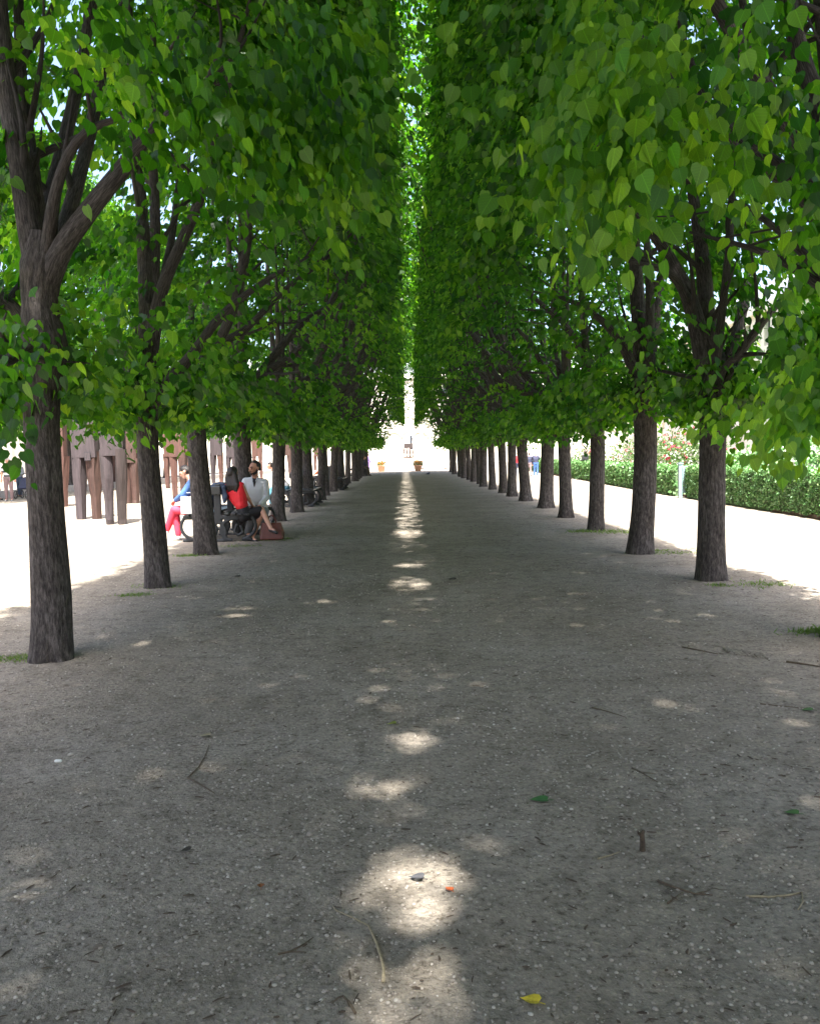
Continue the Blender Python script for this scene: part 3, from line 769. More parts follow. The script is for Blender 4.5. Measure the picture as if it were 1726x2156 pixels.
R1 = near_trunk('trunk', b, ([(1497, 1120), (1499, 1010), (1500, 900), (1499, 830), (1494, 760), (1484, 690)], [.155, .146, .140, .140, .150, .165, .12]),
    [([(1490, 800), (1470, 700), (1448, 620), (1418, 560), (1385, 505), (1330, 440, -.2), (1270, 390, -.4)], [.12, .10, .085, .072, .058, .04, .012]),
     ([(1496, 800), (1488, 680, .2), (1482, 580, .3), (1470, 480, .4), (1450, 360, .5), (1420, 150, .6)], [.11, .095, .085, .07, .05, .015]),
     ([(1500, 810), (1512, 720, -.3), (1526, 600, -.4), (1538, 470, -.4), (1545, 300, -.4)], [.07, .045, .038, .034, .015]),
     ([(1504, 810), (1545, 720, .2), (1572, 600, .5), (1588, 450, .8), (1600, 250, 1)], [.08, .062, .052, .045, .015]),
     ([(1504, 830), (1560, 740, -.2), (1620, 660, -.3), (1690, 580, -.4), (1760, 520, -.5)], [.07, .05, .036, .026, .01]),
     ([(1452, 640), (1420, 585, -.3), (1380, 562, -.5), (1320, 550, -.7)], [.055, .042, .034, .012]),
     ([(1506, 830), (1525, 775, -.4), (1560, 748, -.8), (1640, 745, -1.1)], [.05, .036, .028, .01])], 4)
b = RIGHT[1]
R2 = near_trunk('trunk', b, ([(1354, 1070), (1358, 980), (1358, 900), (1355, 830), (1350, 760)], [.175, .165, .16, .158, .165, .15]),
    [([(1352, 850), (1348, 700), (1340, 600, .2), (1335, 480, .3), (1330, 250, .4)], [.13, .115, .10, .07, .02]),
     ([(1356, 840), (1378, 700, .4), (1392, 580, .6), (1400, 420, .8)], [.09, .065, .05, .015]),
     ([(1348, 830), (1322, 750, -.2), (1282, 690, -.3), (1225, 645, -.4), (1160, 620, -.5)], [.09, .07, .052, .04, .014]),
     ([(1354, 820), (1368, 660, -.2), (1362, 520, -.2), (1350, 350, -.2)], [.08, .06, .05, .015])], 5)
b = RIGHT[2]
R3 = near_trunk('trunk', b, ([(1256, 1040), (1258, 950), (1254, 880), (1244, 830), (1234, 780)], [.145, .138, .132, .130, .125, .11]),
    [([(1248, 850), (1225, 750), (1195, 690, -.2), (1140, 640, -.3), (1080, 590, -.4)], [.085, .068, .052, .042, .014]),
     ([(1238, 820), (1230, 690), (1222, 560, .2), (1215, 380, .3)], [.085, .07, .055, .015]),
     ([(1252, 850), (1275, 740, .3), (1290, 620, .5), (1300, 480, .6)], [.07, .055, .042, .012])], 6)

# ---- overhanging sprays close to the camera (sprigs of the two trees just outside the frame)
def sprig(px, py, Y, dpx, dpy, dY, k, spread, ln=.42, nl=12, size=.078, dt=.34):  # dt brightens or dulls leaf colour, imitating ground-lit and shaded sprays
    k = int(k*1.5)+1
    c0 = P(px, py, Y); c1 = P(px+dpx, py+dpy, Y+dY)
    d = np.array(c1-c0); c = np.array(c0) + rng.normal(0, 1, (k, 3))*np.array(spread)
    return (c, np.broadcast_to(d, (k, 3)) + rng.normal(0, .15*np.linalg.norm(d), (k, 3)), ln, nl, size, dt)
def sprigl(*a): return sprig(*a, size=.076, dt=.06)
HERO_R = [sprig(1120, 250, 3.9, -160, 120, -.35, 26, (.30, .30, .16)), sprig(1250, 180, 3.9, -120, 90, -.3, 22, (.28, .3, .14)), sprig(1380, 270, 4.2, -60, 140, -.3, 18, (.25, .3, .16)),
          sprig(1050, 340, 3.6, -80, 140, -.2, 9, (.16, .16, .08), nl=9), sprig(1010, 390, 3.6, -60, 150, -.2, 4, (.07, .12, .05), nl=9), sprig(1135, 375, 3.7, -50, 150, -.2, 6, (.12, .14, .05), nl=9), sprig(1265, 395, 3.8, -20, 150, -.2, 6, (.12, .14, .05), nl=9), sprig(1220, 350, 3.8, -40, 140, -.2, 10, (.20, .2, .07), nl=9), sprig(1330, 370, 3.9, 30, 140, -.2, 7, (.14, .16, .06), nl=8),
          sprig(1040, 120, 4.3, -200, 60, -.3, 14, (.24, .3, .16)), sprig(1000, 40, 4.6, -160, 60, -.3, 12, (.2, .3, .2)), sprig(1200, 40, 4.4, -140, 60, -.3, 20, (.4, .4, .2)), sprig(1450, 80, 4.6, -60, 100, -.3, 20, (.4, .4, .25), dt=0),
          sprig(1560, 300, 4.6, -40, 140, -.3, 12, (.3, .3, .2), dt=-.1), sprig(1700, 400, 4.2, -20, 160, -.2, 5, (.1, .2, .12), dt=0), sprig(1672, 560, 4.1, -10, 120, -.1, 2, (.03, .05, .05), nl=8), sprig(1700, 790, 4.4, -110, 60, -.3, 12, (.16, .25, .10)), sprig(1640, 870, 5.4, -90, 40, -.3, 10, (.2, .3, .08)),
          sprig(1668, 905, 5.3, -10, 100, -.1, 2, (.02, .03, .04), ln=.34, nl=8, size=.09)]
HERO_L = [sprigl(380, 150, 4.6, 140, 60, -.2, 16, (.28, .3, .14)), sprigl(560, 230, 4.6, 140, 80, -.2, 26, (.34, .35, .18)), sprigl(640, 330, 4.7, 100, 120, -.2, 16, (.22, .3, .12)), sprigl(700, 270, 4.9, 80, 90, -.2, 12, (.18, .3, .12)),
          sprigl(480, 300, 4.8, 120, 120, -.2, 12, (.24, .3, .09)), sprigl(700, 120, 5.2, 100, 40, -.2, 16, (.3, .4, .2)), sprigl(230, 120, 4.8, 120, 60, -.2, 8, (.22, .3, .1)),
          sprigl(70, 700, 5.6, 60, 30, -.2, 3, (.12, .15, .03)), sprigl(10, 820, 5.2, 10, 60, -.1, 5, (.06, .2, .16))]
def clear_l0(W): return (W[:, 1] > -.6) & (W[:, 1] < 5.4) & (W[:, 2] < 2.05+.62*np.maximum(W[:, 1], .2)) & (W[:, 2] < 6.5)
clear_r0 = clear_l0
near = []
lab_l = ['lime tree at the left edge with a swollen collar and many upright limbs', 'lime tree with a mossy mound round its foot, second in the left row', 'slanting lime tree whose trunk hides the reader in red', 'lime tree directly behind the man in the white shirt']
lab_r = ['lime tree nearest on the right, its trunk forking wide above a flared foot', 'stout lime tree of the right row with a root spreading to the left', 'lime tree of the right row with a pale patch down its bark', 'lime tree with an even dark trunk, fourth in the right row']
VTl = [T1, T2, T3]; VTr = [R1, R2, R3]
for i in range(3):
    bx, by = LEFT[i]
    tree(bx, by, 1, lab_l[i], LG, VTl[i], unique_crown('crown', bx, by, 1, [2300, 2200, 2100][i], 200+i))
for i in range(3):
    bx, by = RIGHT[i]
    tree(bx, by, -1, lab_r[i], RG, VTr[i], unique_crown('crown', bx, by, -1, [2500, 2400, 2200][i], 210+i))
# trees beside and behind the viewer, whose crowns roof the near floor
for i, (bx, by) in enumerate(LBACK):
    if i < 4:
        lb = 'lime tree just outside the left edge, boughs hanging in at the top' if i == 0 else 'lime tree behind the viewer at the near end of the left row'
        gl = generic_limbs(300+i, 2.7, .145)
        if i < 2: gl = gl[:1] + [q for q in gl[1:] if not any(p[1] > .15 and p[2] < 5.0 and p[0] > .1 for p in q[0])]
        tm = trunk_mesh('trunk', gl)
        tree(bx, by, 1, lb, LG, tm, unique_crown('crown', bx, by, 1, 1350, 220+i, HERO_L if i == 0 else None, clear_l0 if i < 2 else None))
    else: far_tree(bx, by, 1, 'lime tree behind the viewer at the near end of the left row', LG, i)
for i, (bx, by) in enumerate(RBACK):
    if i < 5:
        lb = 'lime tree just outside the right edge, its large bright leaves hanging into the top' if i == 0 else 'lime tree behind the viewer at the near end of the right row'
        if i == 0:
            b = RBACK[0]; g = generic_limbs(320, 2.8, .15)
            g = [(([Vector((-p[0], -p[1], p[2])) for p in map(Vector, q[0])]), *q[1:]) for q in g]
            g.append(limb(b, [(1820, 620), (1790, 420), (1735, 250), (1690, 130), (1655, -20), (1630, -260)], b[1]-.2, [.09, .08, .07, .062, .055, .02]))
            tm = trunk_mesh('trunk', g)
        else: tm = trunk_mesh('trunk', generic_limbs(320+i, 2.6, .15))
        tree(bx, by, -1, lb, RG, tm, unique_crown('crown', bx, by, -1, 1350, 240+i, HERO_R if i == 0 else None, clear_r0 if i in (0, 1) else None))
    else: far_tree(bx, by, -1, 'lime tree behind the viewer at the near end of the right row', RG, i)
for i in range(3, len(LEFT)):
    lb = lab_l[3] if i == 3 else 'lime tree of the left row, %s trunk counted from the front' % ORD[i]
    far_tree(*LEFT[i], 1, lb, LG, i, 1.0)
for i in range(3, len(RIGHT)):
    lb = lab_r[3] if i == 3 else 'lime tree of the right row, %s trunk counted from the front' % ORD[i]
    far_tree(*RIGHT[i], -1, lb, RG, i+2, 1.18 if i in (4, 5) else 1.0)
# a second, sunlit row across the square on the left
for i in range(11):
    ft = far_tree(-17.5+jr.uniform(-.2, .2), 27+i*4.4, 1, 'sunlit lime tree across the square, %s of the far row' % ORD[i], 'lime trees across the square', i+1); ft.scale = (1.45, 1.45, 1.5)

# ================================================================== people
def V3(*a): return Vector(a)
def hand_balls(bm, wrist, direc, palm_n, s=1.0, curl=.5, thumb_side=1):
    """palm, five fingers bent in two joints, thumb from the side of the palm"""
    d = Vector(direc).normalized(); n = Vector(palm_n); n = (n - d*n.dot(d)).normalized(); w = d.cross(n)
    wr = Vector(wrist); pal = wr + d*.075*s
    add_hull(bm, [(wr, .024*s), (wr+d*.03*s+w*.022*s, .017*s), (pal+w*.030*s, .0125*s), (pal-w*.030*s, .0125*s), (wr+d*.03*s-w*.022*s, .017*s)], 1)
    for k, L in enumerate((.066, .074, .070, .056)):
        o = pal + w*((.031-.021*k)*thumb_side)*s
        d1 = (d*math.cos(curl*.7) + n*math.sin(curl*.7)); d2 = (d*math.cos(curl*1.7) + n*math.sin(curl*1.7))
        m1 = o + d1*L*.5*s; m2 = m1 + d2*L*.55*s
        add_hull(bm, [(o, .0100*s), (m1, .0090*s)], 1); add_hull(bm, [(m1, .0090*s), (m2, .0078*s)], 1)
    t0 = wr + d*.025*s + w*.026*thumb_side*s; t1 = t0 + (d*.55 + w*.75*thumb_side + n*.3).normalized()*.036*s; t2 = t1 + (d*.85 + w*.25*thumb_side + n*.4).normalized()*.030*s
    add_hull(bm, [(t0, .0125*s), (t1, .0105*s)], 1); add_hull(bm, [(t1, .0105*s), (t2, .0085*s)], 1)
def head_frame(face, up=(0, 0, 1)):
    f = Vector(face).normalized(); u = Vector(up); u = (u - f*u.dot(f)).normalized(); return f, u, f.cross(u)
def person(label, root, J, cl, vox=.008, group=None, face=(0, -1, 0), s=1.0, hair='short', headup=(0, 0, 1), hands=True, palmn=None, hs=1.0):
    """J: joint name -> Vector (own frame). cl: dict of clothing pieces -> material"""
    o = empty('person', root, label, 'person', group)
    f, u, rt = head_frame(face, headup)
    H = J['head']; S_ = s*hs
    bm = bmesh.new()
    add_hull(bm, [(H+u*.022*S_-f*.012*S_, (.075*S_, .075*S_, .082*S_)), (H-f*.028*S_+u*.02*S_, .080*S_)], 3)                       # skull
    add_hull(bm, [(H+f*.030*S_+u*.0*S_, .060*S_), (H+f*.045*S_-u*.075*S_, .034*S_), (H-f*.005*S_-u*.055*S_, .048*S_)], 2)           # face and jaw
    add_hull(bm, [(H+f*.082*S_+u*.012*S_, .009*S_), (H+f*.104*S_-u*.026*S_, .012*S_), (H+f*.082*S_-u*.026*S_, .017*S_)], 1)          # nose
    add_hull(bm, [(H+f*.080*S_-u*.056*S_+rt*.016*S_, .008*S_), (H+f*.080*S_-u*.056*S_-rt*.016*S_, .008*S_)], 1)                     # mouth
    add_hull(bm, [(H+f*.078*S_+u*.026*S_+rt*.034*S_, .011*S_), (H+f*.078*S_+u*.026*S_-rt*.034*S_, .011*S_)], 1)                     # brow
    for q in (-1, 1): add_hull(bm, [(H+rt*.080*S_*q+u*.018*S_-f*.008*S_, .012*S_), (H+rt*.078*S_*q-u*.022*S_, .010*S_), (H+rt*.088*S_*q-f*.02*S_+u*.01*S_, .009*S_)], 1)   # ears
    nk = J['neck']
    add_hull(bm, [(H-u*.05*s-f*.015*s, .050*s), (nk, .055*s)], 2)
    ch, wa, pe = J['chest'], J['waist'], J['pelvis']
    sl, sr = J['shL'], J['shR']; ax = (sl-sr).normalized()
    fem = cl.get('female', False)
    cw = .085*s if fem else .105*s
    add_hull(bm, [(nk-V3(0, 0, .02*s), .05*s), (sl-ax*.03*s, .052*s), (sr+ax*.03*s, .052*s), (ch+ax*cw, .095*s), (ch-ax*cw, .095*s)], 2)
    hip = (J['hpL']-J['hpR']).normalized()
    add_hull(bm, [(ch+ax*cw, .095*s), (ch-ax*cw, .095*s), (wa+hip*.055*s, .088*s), (wa-hip*.055*s, .088*s)], 2)
    add_hull(bm, [(wa+hip*.055*s, .088*s), (wa-hip*.055*s, .088*s), (pe+hip*.075*s, .100*s), (pe-hip*.075*s, .100*s)], 2)
    for q in 'LR':
        a, e, h = J['sh'+q], J['el'+q], J['ha'+q]
        k = .88 if fem else 1.0
        add_hull(bm, [(a, .052*s*k), (a.lerp(e, .45), .045*s*k), (e, .037*s*k)], 2); add_hull(bm, [(e, .037*s*k), (e.lerp(h, .3), .038*s*k), (h, .024*s*k)], 2)
        hp, kn, an, to = J['hp'+q], J['kn'+q], J['an'+q], J['to'+q]
        add_hull(bm, [(hp, .088*s), (hp.lerp(kn, .5), .072*s), (kn, .054*s)], 2)
        add_hull(bm, [(kn, .053*s), (kn.lerp(an, .32), .054*s*k), (an, .033*s)], 2)
        add_hull(bm, [(an-V3(0, 0, .02*s), .036*s), (an.lerp(to, .55)-V3(0, 0, .005), .034*s), (to, .026*s)], 2)
        if hands:
            d = (h-e).normalized()
            pn = palmn[q] if palmn else (0, 0, -1)
            hand_balls(bm, h, J.get('hd'+q, d), pn, s*1.02, .55, 1 if q == 'R' else -1)
    body = remeshed('body', bm, vox, cl.get('skin', M['skin']), o, 3)
    def piece(name, mat, build, vx=None, sm=5):
        b2 = bmesh.new(); build(b2); return remeshed(name, b2, vx or vox*1.15, mat, o, sm)
    g = .014*s
    if 'top' in cl:
        def bt(b2):
            hem = pe + V3(0, 0, .05*s) if not cl.get('tuck') else wa
            add_hull(b2, [(nk-V3(0, 0, .035*s), .052*s+g*.4), (sl-ax*.02*s, .052*s+g), (sr+ax*.02*s, .052*s+g), (ch+ax*cw, .095*s+g), (ch-ax*cw, .095*s+g)], 2)
            add_hull(b2, [(ch+ax*cw, .095*s+g), (ch-ax*cw, .095*s+g), (wa+hip*.055*s, .090*s+g*1.3), (wa-hip*.055*s, .090*s+g*1.3)], 2)
            add_hull(b2, [(wa+hip*.055*s, .090*s+g*1.2), (wa-hip*.055*s, .090*s+g*1.2), (hem+hip*.065*s, .095*s+g*1.3), (hem-hip*.065*s, .095*s+g*1.3)], 2)
            sv = cl.get('sleeve', 1.0)
            for q in 'LR':
                a, e, h = J['sh'+q], J['el'+q], J['ha'+q]
                if sv > 0: add_hull(b2, [(a, .054*s+g), (a.lerp(e, min(sv*2, 1)), .040*s+g*1.2)], 2)
                if sv > .5: add_hull(b2, [(e, .040*s+g*1.2), (e.lerp(h, (sv-.5)*2*.95), .030*s+g)], 2)
        piece('shirt', cl['top'], bt)
        if cl.get('collar'):
            bf = (ch-wa).cross(ax); bf = -bf.normalized() if bf.dot(f) < 0 else bf.normalized()      # the way the chest faces
            Z = V3(0, 0, 1)
            def bc(b2):
                for q in (-1, 1):
                    add_hull(b2, [(nk+ax*.060*q-bf*.01+Z*.035, .012), (nk+ax*.058*q+bf*.035+Z*.012, .013), (nk+ax*.030*q+bf*.085-Z*.055, .010)], 1)
                add_hull(b2, [(nk+ax*.058-bf*.02+Z*.035, .012), (nk-bf*.062+Z*.04, .012)], 1); add_hull(b2, [(nk-ax*.058-bf*.02+Z*.035, .012), (nk-bf*.062+Z*.04, .012)], 1)
            piece('collar', cl['top'], bc, .006, 2)
            def bv(b2): add_hull(b2, [(nk+ax*.030+bf*.055-Z*.02, .014), (nk-ax*.030+bf*.055-Z*.02, .014), (nk+bf*.088-Z*.16, .008)], 1)
            piece('undershirt', M['black_cloth'], bv, .006, 1)
    if 'skirt' in cl:
        def bs(b2):
            add_hull(b2, [(wa+hip*.05*s, .088*s+g), (wa-hip*.05*s, .088*s+g), (pe+hip*.08*s, .105*s+g), (pe-hip*.08*s, .105*s+g)], 2)
            for q in 'LR': add_hull(b2, [(J['hp'+q], .095*s+g), (J['hp'+q].lerp(J['kn'+q], .86), .066*s+g)], 2)
            add_hull(b2, [(J['hpL'].lerp(J['knL'], .2), .085*s), (J['hpR'].lerp(J['knR'], .2), .085*s), (J['hpL'].lerp(J['knL'], .8), .066*s+g*.8), (J['hpR'].lerp(J['knR'], .8), .066*s+g*.8)], 2)
        piece('skirt', cl['skirt'], bs)
    if 'trousers' in cl:
        def bp(b2):
            add_hull(b2, [(wa-V3(0, 0, .04*s)+hip*.05*s, .090*s+g*.6), (wa-V3(0, 0, .04*s)-hip*.05*s, .090*s+g*.6), (pe+hip*.08*s, .102*s+g), (pe-hip*.08*s, .102*s+g)], 2)
            for q in 'LR':
                hp, kn, an = J['hp'+q], J['kn'+q], J['an'+q]
                add_hull(b2, [(hp, .090*s+g), (hp.lerp(kn, .5), .075*s+g), (kn, .058*s+g)], 2)
                add_hull(b2, [(kn, .058*s+g), (kn.lerp(an, .35), .056*s+g), (kn.lerp(an, .93), .042*s+g)], 2)
        piece('trousers', cl['trousers'], bp)
    if 'shoes' in cl:
        for q in 'LR':
            an, to = J['an'+q], J['to'+q]
            def bh(b2):
                low = .35 if cl.get('pumps') else 1.0
                add_hull(b2, [(an-V3(0, 0, .034*s), .036*s+.004), (an.lerp(to, .5)-V3(0, 0, .012*s), .037*s), (to-V3(0, 0, .003), .031*s)], 2)
                if low == 1.0: add_hull(b2, [(an, .040*s), (an-V3(0, 0, .034*s), .042*s)], 2)
                else: add_tube(b2, [an-V3(0, 0, .03*s)-(to-an).normalized()*.02, an-V3(0, 0, .085*s)-(to-an).normalized()*.03], [.012, .008], 8)
            piece('shoe', cl['shoes'], bh, None, 3)
    hm = cl.get('hair', M['hair_dark'])
    def hb(b2):
        if hair == 'receding':
            add_hull(b2, [(H+u*.058*S_-f*.030*S_, .068*S_), (H+u*.028*S_-f*.045*S_, .080*S_)], 2)
            for q in (-1, 1): add_hull(b2, [(H+rt*.066*S_*q+u*.05*S_-f*.012*S_, .022*S_), (H+rt*.074*S_*q+u*.01*S_-f*.01*S_, .014*S_), (H+rt*.06*S_*q-u*.02*S_-f*.06*S_, .03*S_)], 1)
        elif hair == 'long':
            add_hull(b2, [(H+u*.038*S_-f*.012*S_, .088*S_), (H+u*.02*S_-f*.045*S_, .090*S_)], 2)
            bk = J['neck'] - f*.055*s
            for q in (-1.0, -.5, 0, .5, 1.0):
                a = H+rt*.055*S_*q-f*.045*S_+u*.01*S_; c1 = H+rt*.085*S_*q-u*.10*S_-f*.055*S_; c2 = bk+rt*.10*S_*q-V3(0, 0, .05*S_)-f*.03*S_; c3 = bk+rt*.085*S_*q-V3(0, 0, .11*S_+.03*abs(q))-f*.035*S_
                add_hull(b2, [(a, .052*s), (c1, .050*s)], 2); add_hull(b2, [(c1, .050*s), (c2, .045*s)], 2); add_hull(b2, [(c2, .045*s), (c3, .022*s)], 2)
                add_tube(b2, [c2, c3, c3-V3(0, 0, .05*s)+rt*.02*s*q], [.03*s, .018*s, .006*s], 6)
        elif hair == 'cap':
            add_hull(b2, [(H+u*.05*S_, .085*S_), (H+u*.02*S_-f*.02*S_, .090*S_)], 2); add_hull(b2, [(H+u*.035*S_+f*.07*S_, .02*S_), (H+u*.025*S_+f*.12*S_+rt*.03*S_, .01*S_), (H+u*.025*S_+f*.12*S_-rt*.03*S_, .01*S_)], 1)
        else:
            add_hull(b2, [(H+u*.045*S_-f*.015*S_, .080*S_), (H+u*.012*S_-f*.045*S_, .084*S_)], 2)
    piece('cap' if hair == 'cap' else 'hair', hm, hb, None, 2)
    if cl.get('beard'):
        def bb(b2):
            add_hull(b2, [(H+f*.046*S_-u*.080*S_, .033*S_), (H+f*.012*S_-u*.060*S_+rt*.05*S_, .024*S_), (H+f*.012*S_-u*.060*S_-rt*.05*S_, .024*S_), (H+f*.070*S_-u*.070*S_, .022*S_)], 1)
            for q in (-1, 1): add_hull(b2, [(H+f*.012*S_-u*.055*S_+rt*.058*S_*q, .017*S_), (H-f*.002*S_+u*.0*S_+rt*.070*S_*q, .012*S_)], 1)
            add_hull(b2, [(H+f*.086*S_-u*.045*S_+rt*.022*S_, .007*S_), (H+f*.086*S_-u*.045*S_-rt*.022*S_, .007*S_)], 1)
        piece('beard', hm, bb, vox*.8, 2)
        def be(b2):
            for q in (-1, 1): add_hull(b2, [(H+f*.088*S_+u*.028*S_+rt*.015*S_*q, .008*S_), (H+f*.074*S_+u*.030*S_+rt*.052*S_*q, .007*S_)], 1)
        piece('eyebrows', hm, be, .004, 1)
    if vox < .009:
        for q in (-1, 1):
            b2 = bmesh.new(); add_hull(b2, [(H+f*.082*S_+u*.004*S_+rt*.033*S_*q, (.012*S_, .012*S_, .007*S_))], 2)
            link('eye', bm_mesh('eye', b2, True), M['eye'], o)
    return o, body
def standing(label, pos, heading, cl, h=1.62, stride=.12, hair='short', arms='down', group=None, vox=.014, headturn=0.0):
    """a standing or walking person; heading = angle of the facing direction from +x"""
    s = h/1.72
    F_ = V3(math.cos(heading), math.sin(heading), 0); L_ = V3(-F_.y, F_.x, 0)
    def p(f, l, z): return F_*f*s + L_*l*s + V3(0, 0, z*s)
    J = dict(head=p(.02, 0, 1.60), neck=p(0, 0, 1.44), chest=p(.0, 0, 1.24), waist=p(0, 0, 1.06), pelvis=p(0, 0, .94), shL=p(0, .18, 1.40), shR=p(0, -.18, 1.40),
             hpL=p(0, .09, .90), hpR=p(0, -.09, .90), knL=p(stride*.6+.02, .10, .49), knR=p(-stride*.3+.02, -.10, .49), anL=p(stride, .11, .085), anR=p(-stride, -.11, .085),
             toL=p(stride+.17, .13, .03), toR=p(-stride+.17, -.13, .03))
    if arms == 'down': J.update(elL=p(-.04, .24, 1.12), elR=p(-.04, -.24, 1.12), haL=p(.03, .25, .88), haR=p(.03, -.25, .88))
    elif arms == 'hips': J.update(elL=p(-.06, .34, 1.15), elR=p(-.02, -.26, 1.12), haL=p(.06, .20, .98), haR=p(.06, -.25, .88))
    elif arms == 'front': J.update(elL=p(.02, .25, 1.12), elR=p(.02, -.25, 1.12), haL=p(.24, .10, 1.12), haR=p(.24, -.10, 1.12))
    elif arms == 'up': J.update(elL=p(.12, .26, 1.22), elR=p(.12, -.26, 1.22), haL=p(.22, .07, 1.46), haR=p(.22, -.07, 1.46))
    fa = V3(math.cos(heading+headturn), math.sin(heading+headturn), -.08)
    return person(label, pos, J, cl, vox, group, fa, s, hair)
def sitting(label, pos, heading, cl, s=1.0, hair='short', vox=.012, lean=.0, spread=.07, group=None, seat=.45, headdown=.1, reach=.32):
    F_ = V3(math.cos(heading), math.sin(heading), 0); L_ = V3(-F_.y, F_.x, 0)
    def p(f, l, z): return F_*f*s + L_*l*s + V3(0, 0, z*s)
    z0 = seat/s + .10
    J = dict(pelvis=p(0, 0, z0), waist=p(lean*.3, 0, z0+.16), chest=p(lean*.75, 0, z0+.34), neck=p(lean*1.2, 0, z0+.53), head=p(lean*1.5+.03, 0, z0+.69), shL=p(lean*1.1, .18, z0+.49), shR=p(lean*1.1, -.18, z0+.49),
             elL=p(lean*.9+.08, .23, z0+.24), elR=p(lean*.9+.08, -.23, z0+.24), haL=p(reach, .09, z0+.13), haR=p(reach, -.09, z0+.13),
             hpL=p(.02, .09, z0-.02), hpR=p(.02, -.09, z0-.02), knL=p(.43, .09+spread, z0-.03), knR=p(.43, -.09-spread, z0-.03), anL=p(.47, .10+spread, .085), anR=p(.38, -.10-spread, .085), toL=p(.63, .12+spread, .03), toR=p(.54, -.12-spread, .03))
    return person(label, pos, J, cl, vox, group, F_ - V3(0, 0, headdown), s, hair)

# ---------------------------------------------------------------- benches
def bench_end_bm():
    """cast-iron end frame in the x-z plane: central post, two seat arms, scrolled legs with openings"""
    bm = bmesh.new(); T = .045
    def plate(outline, holes=()):
        pass
    def bar(pts, w):
        pts = [Vector((x, 0, z)) for x, z in pts]
        for a, b_ in zip(pts[:-1], pts[1:]):
            d = (b_-a); m = (a+b_)/2; ang = math.atan2(d.z, d.x)
            add_box(bm, m, (d.length+w*.55, T, w), rot=Matrix.Rotation(-ang, 3, 'Y'))
    bar([(0, .34), (0, .98)], .13)
    bar([(-.60, .43), (.60, .43)], .075)
    for s in (-1, 1):
        arc = [(s*(.36+.30*math.cos(a)), .27+.24*math.sin(a)) for a in np.linspace(PI*.62, -PI*.42, 15)]
        bar(arc, .055)
        arc = [(s*(.30-.26*math.cos(a)), .20+.20*math.sin(a)) for a in np.linspace(-PI*.40, PI*.55, 12)]
        bar(arc, .06)
        bar([(s*.03, .36), (s*.12, .20), (s*.10, .03), (s*.02, .0)], .07)
        bar([(s*.33, .30), (s*.28, .17), (s*.34, .10), (s*.43, .15), (s*.39, .27)], .045)
        bar([(s*.42, .03), (s*.62, .02)], .05)
    bar([(-.20, .02), (.20, .02)], .05)
    return remeshed('end_frame', bm, .012, M['iron'], None, 2)
bench_frame_me = None
def make_bench(x, y0, length, label, group='double benches along the left row'):
    global bench_frame_me
    o = empty('park_bench', (x, y0+length/2, 0), label, 'bench', group)
    n = 3 if length > 2.2 else 2
    for k in range(n):
        yy = -length/2 + .12 + (length-.24)*k/(n-1)
        if bench_frame_me is None:
            e = bench_end_bm(); bench_frame_me = e.data; e.parent = o
        else: e = link('end_frame', bench_frame_me, None, o)
        e.location = (0, yy, 0)
    for s in (-1, 1):
        for k in range(4):
            bm = bmesh.new(); add_box(bm, (s*(.17+.118*k), 0, .490-(.006*k)), (.085, length, .032), bev=.008)
            link('seat_slat', bm_mesh('seat_slat', bm), M['slat'], o)
    bm = bmesh.new(); add_box(bm, (0, 0, .905), (.16, length, .15), bev=.015)
    link('backrest', bm_mesh('backrest', bm), M['slat'], o)
    return o
BX = -3.34
YB = G(470, 1141).y
print('bench y', YB)
make_bench(BX, YB, 2.4, 'dark double bench behind the slanting trunk, with the couple and the reader on it')
# woman in red, seen from behind, legs crossed towards the alley
def PW(px, py, Y): return P(px, py, Y)
Yw = YB + .22; rw = Vector((-2.85, Yw, 0))
def L0(v): return v - rw
J = dict(head=L0(PW(491, 996, Yw-.02)), neck=L0(PW(496, 1015, Yw-.02)), chest=L0(PW(498, 1040, Yw-.02)), waist=L0(PW(508, 1063, Yw-.02)), pelvis=L0(PW(514, 1081, Yw)),
         shL=L0(PW(476, 1026, Yw+.06)), shR=L0(PW(509, 1022, Yw-.10)), elL=L0(PW(464, 1035, Yw+.14)), haL=L0(PW(455, 1030, Yw+.16)), elR=L0(PW(521, 1046, Yw-.05)), haR=L0(PW(531, 1064, Yw+.10)),
         hpL=L0(PW(511, 1084, Yw+.09)), hpR=L0(PW(513, 1086, Yw-.09)), knL=L0(PW(549, 1086, Yw+.02)), knR=L0(PW(551, 1073, Yw+.02)),
         anL=L0(PW(531, 1132, Yw-.06)), anR=L0(PW(570, 1112, Yw-.28)), toL=L0(PW(541, 1141, Yw-.16)), toR=L0(PW(582, 1121, Yw-.42)))
person('woman with long dark hair in a sleeveless red top and black skirt, legs crossed', rw, J, dict(skin=M['skin'], top=M['red_cloth'], skirt=M['black_cloth'], shoes=M['black_leather'], pumps=True, sleeve=0, tuck=True, female=True, hair=M['hair_dark']), .007, None, (.45, .85, .05), 1.02, 'long')
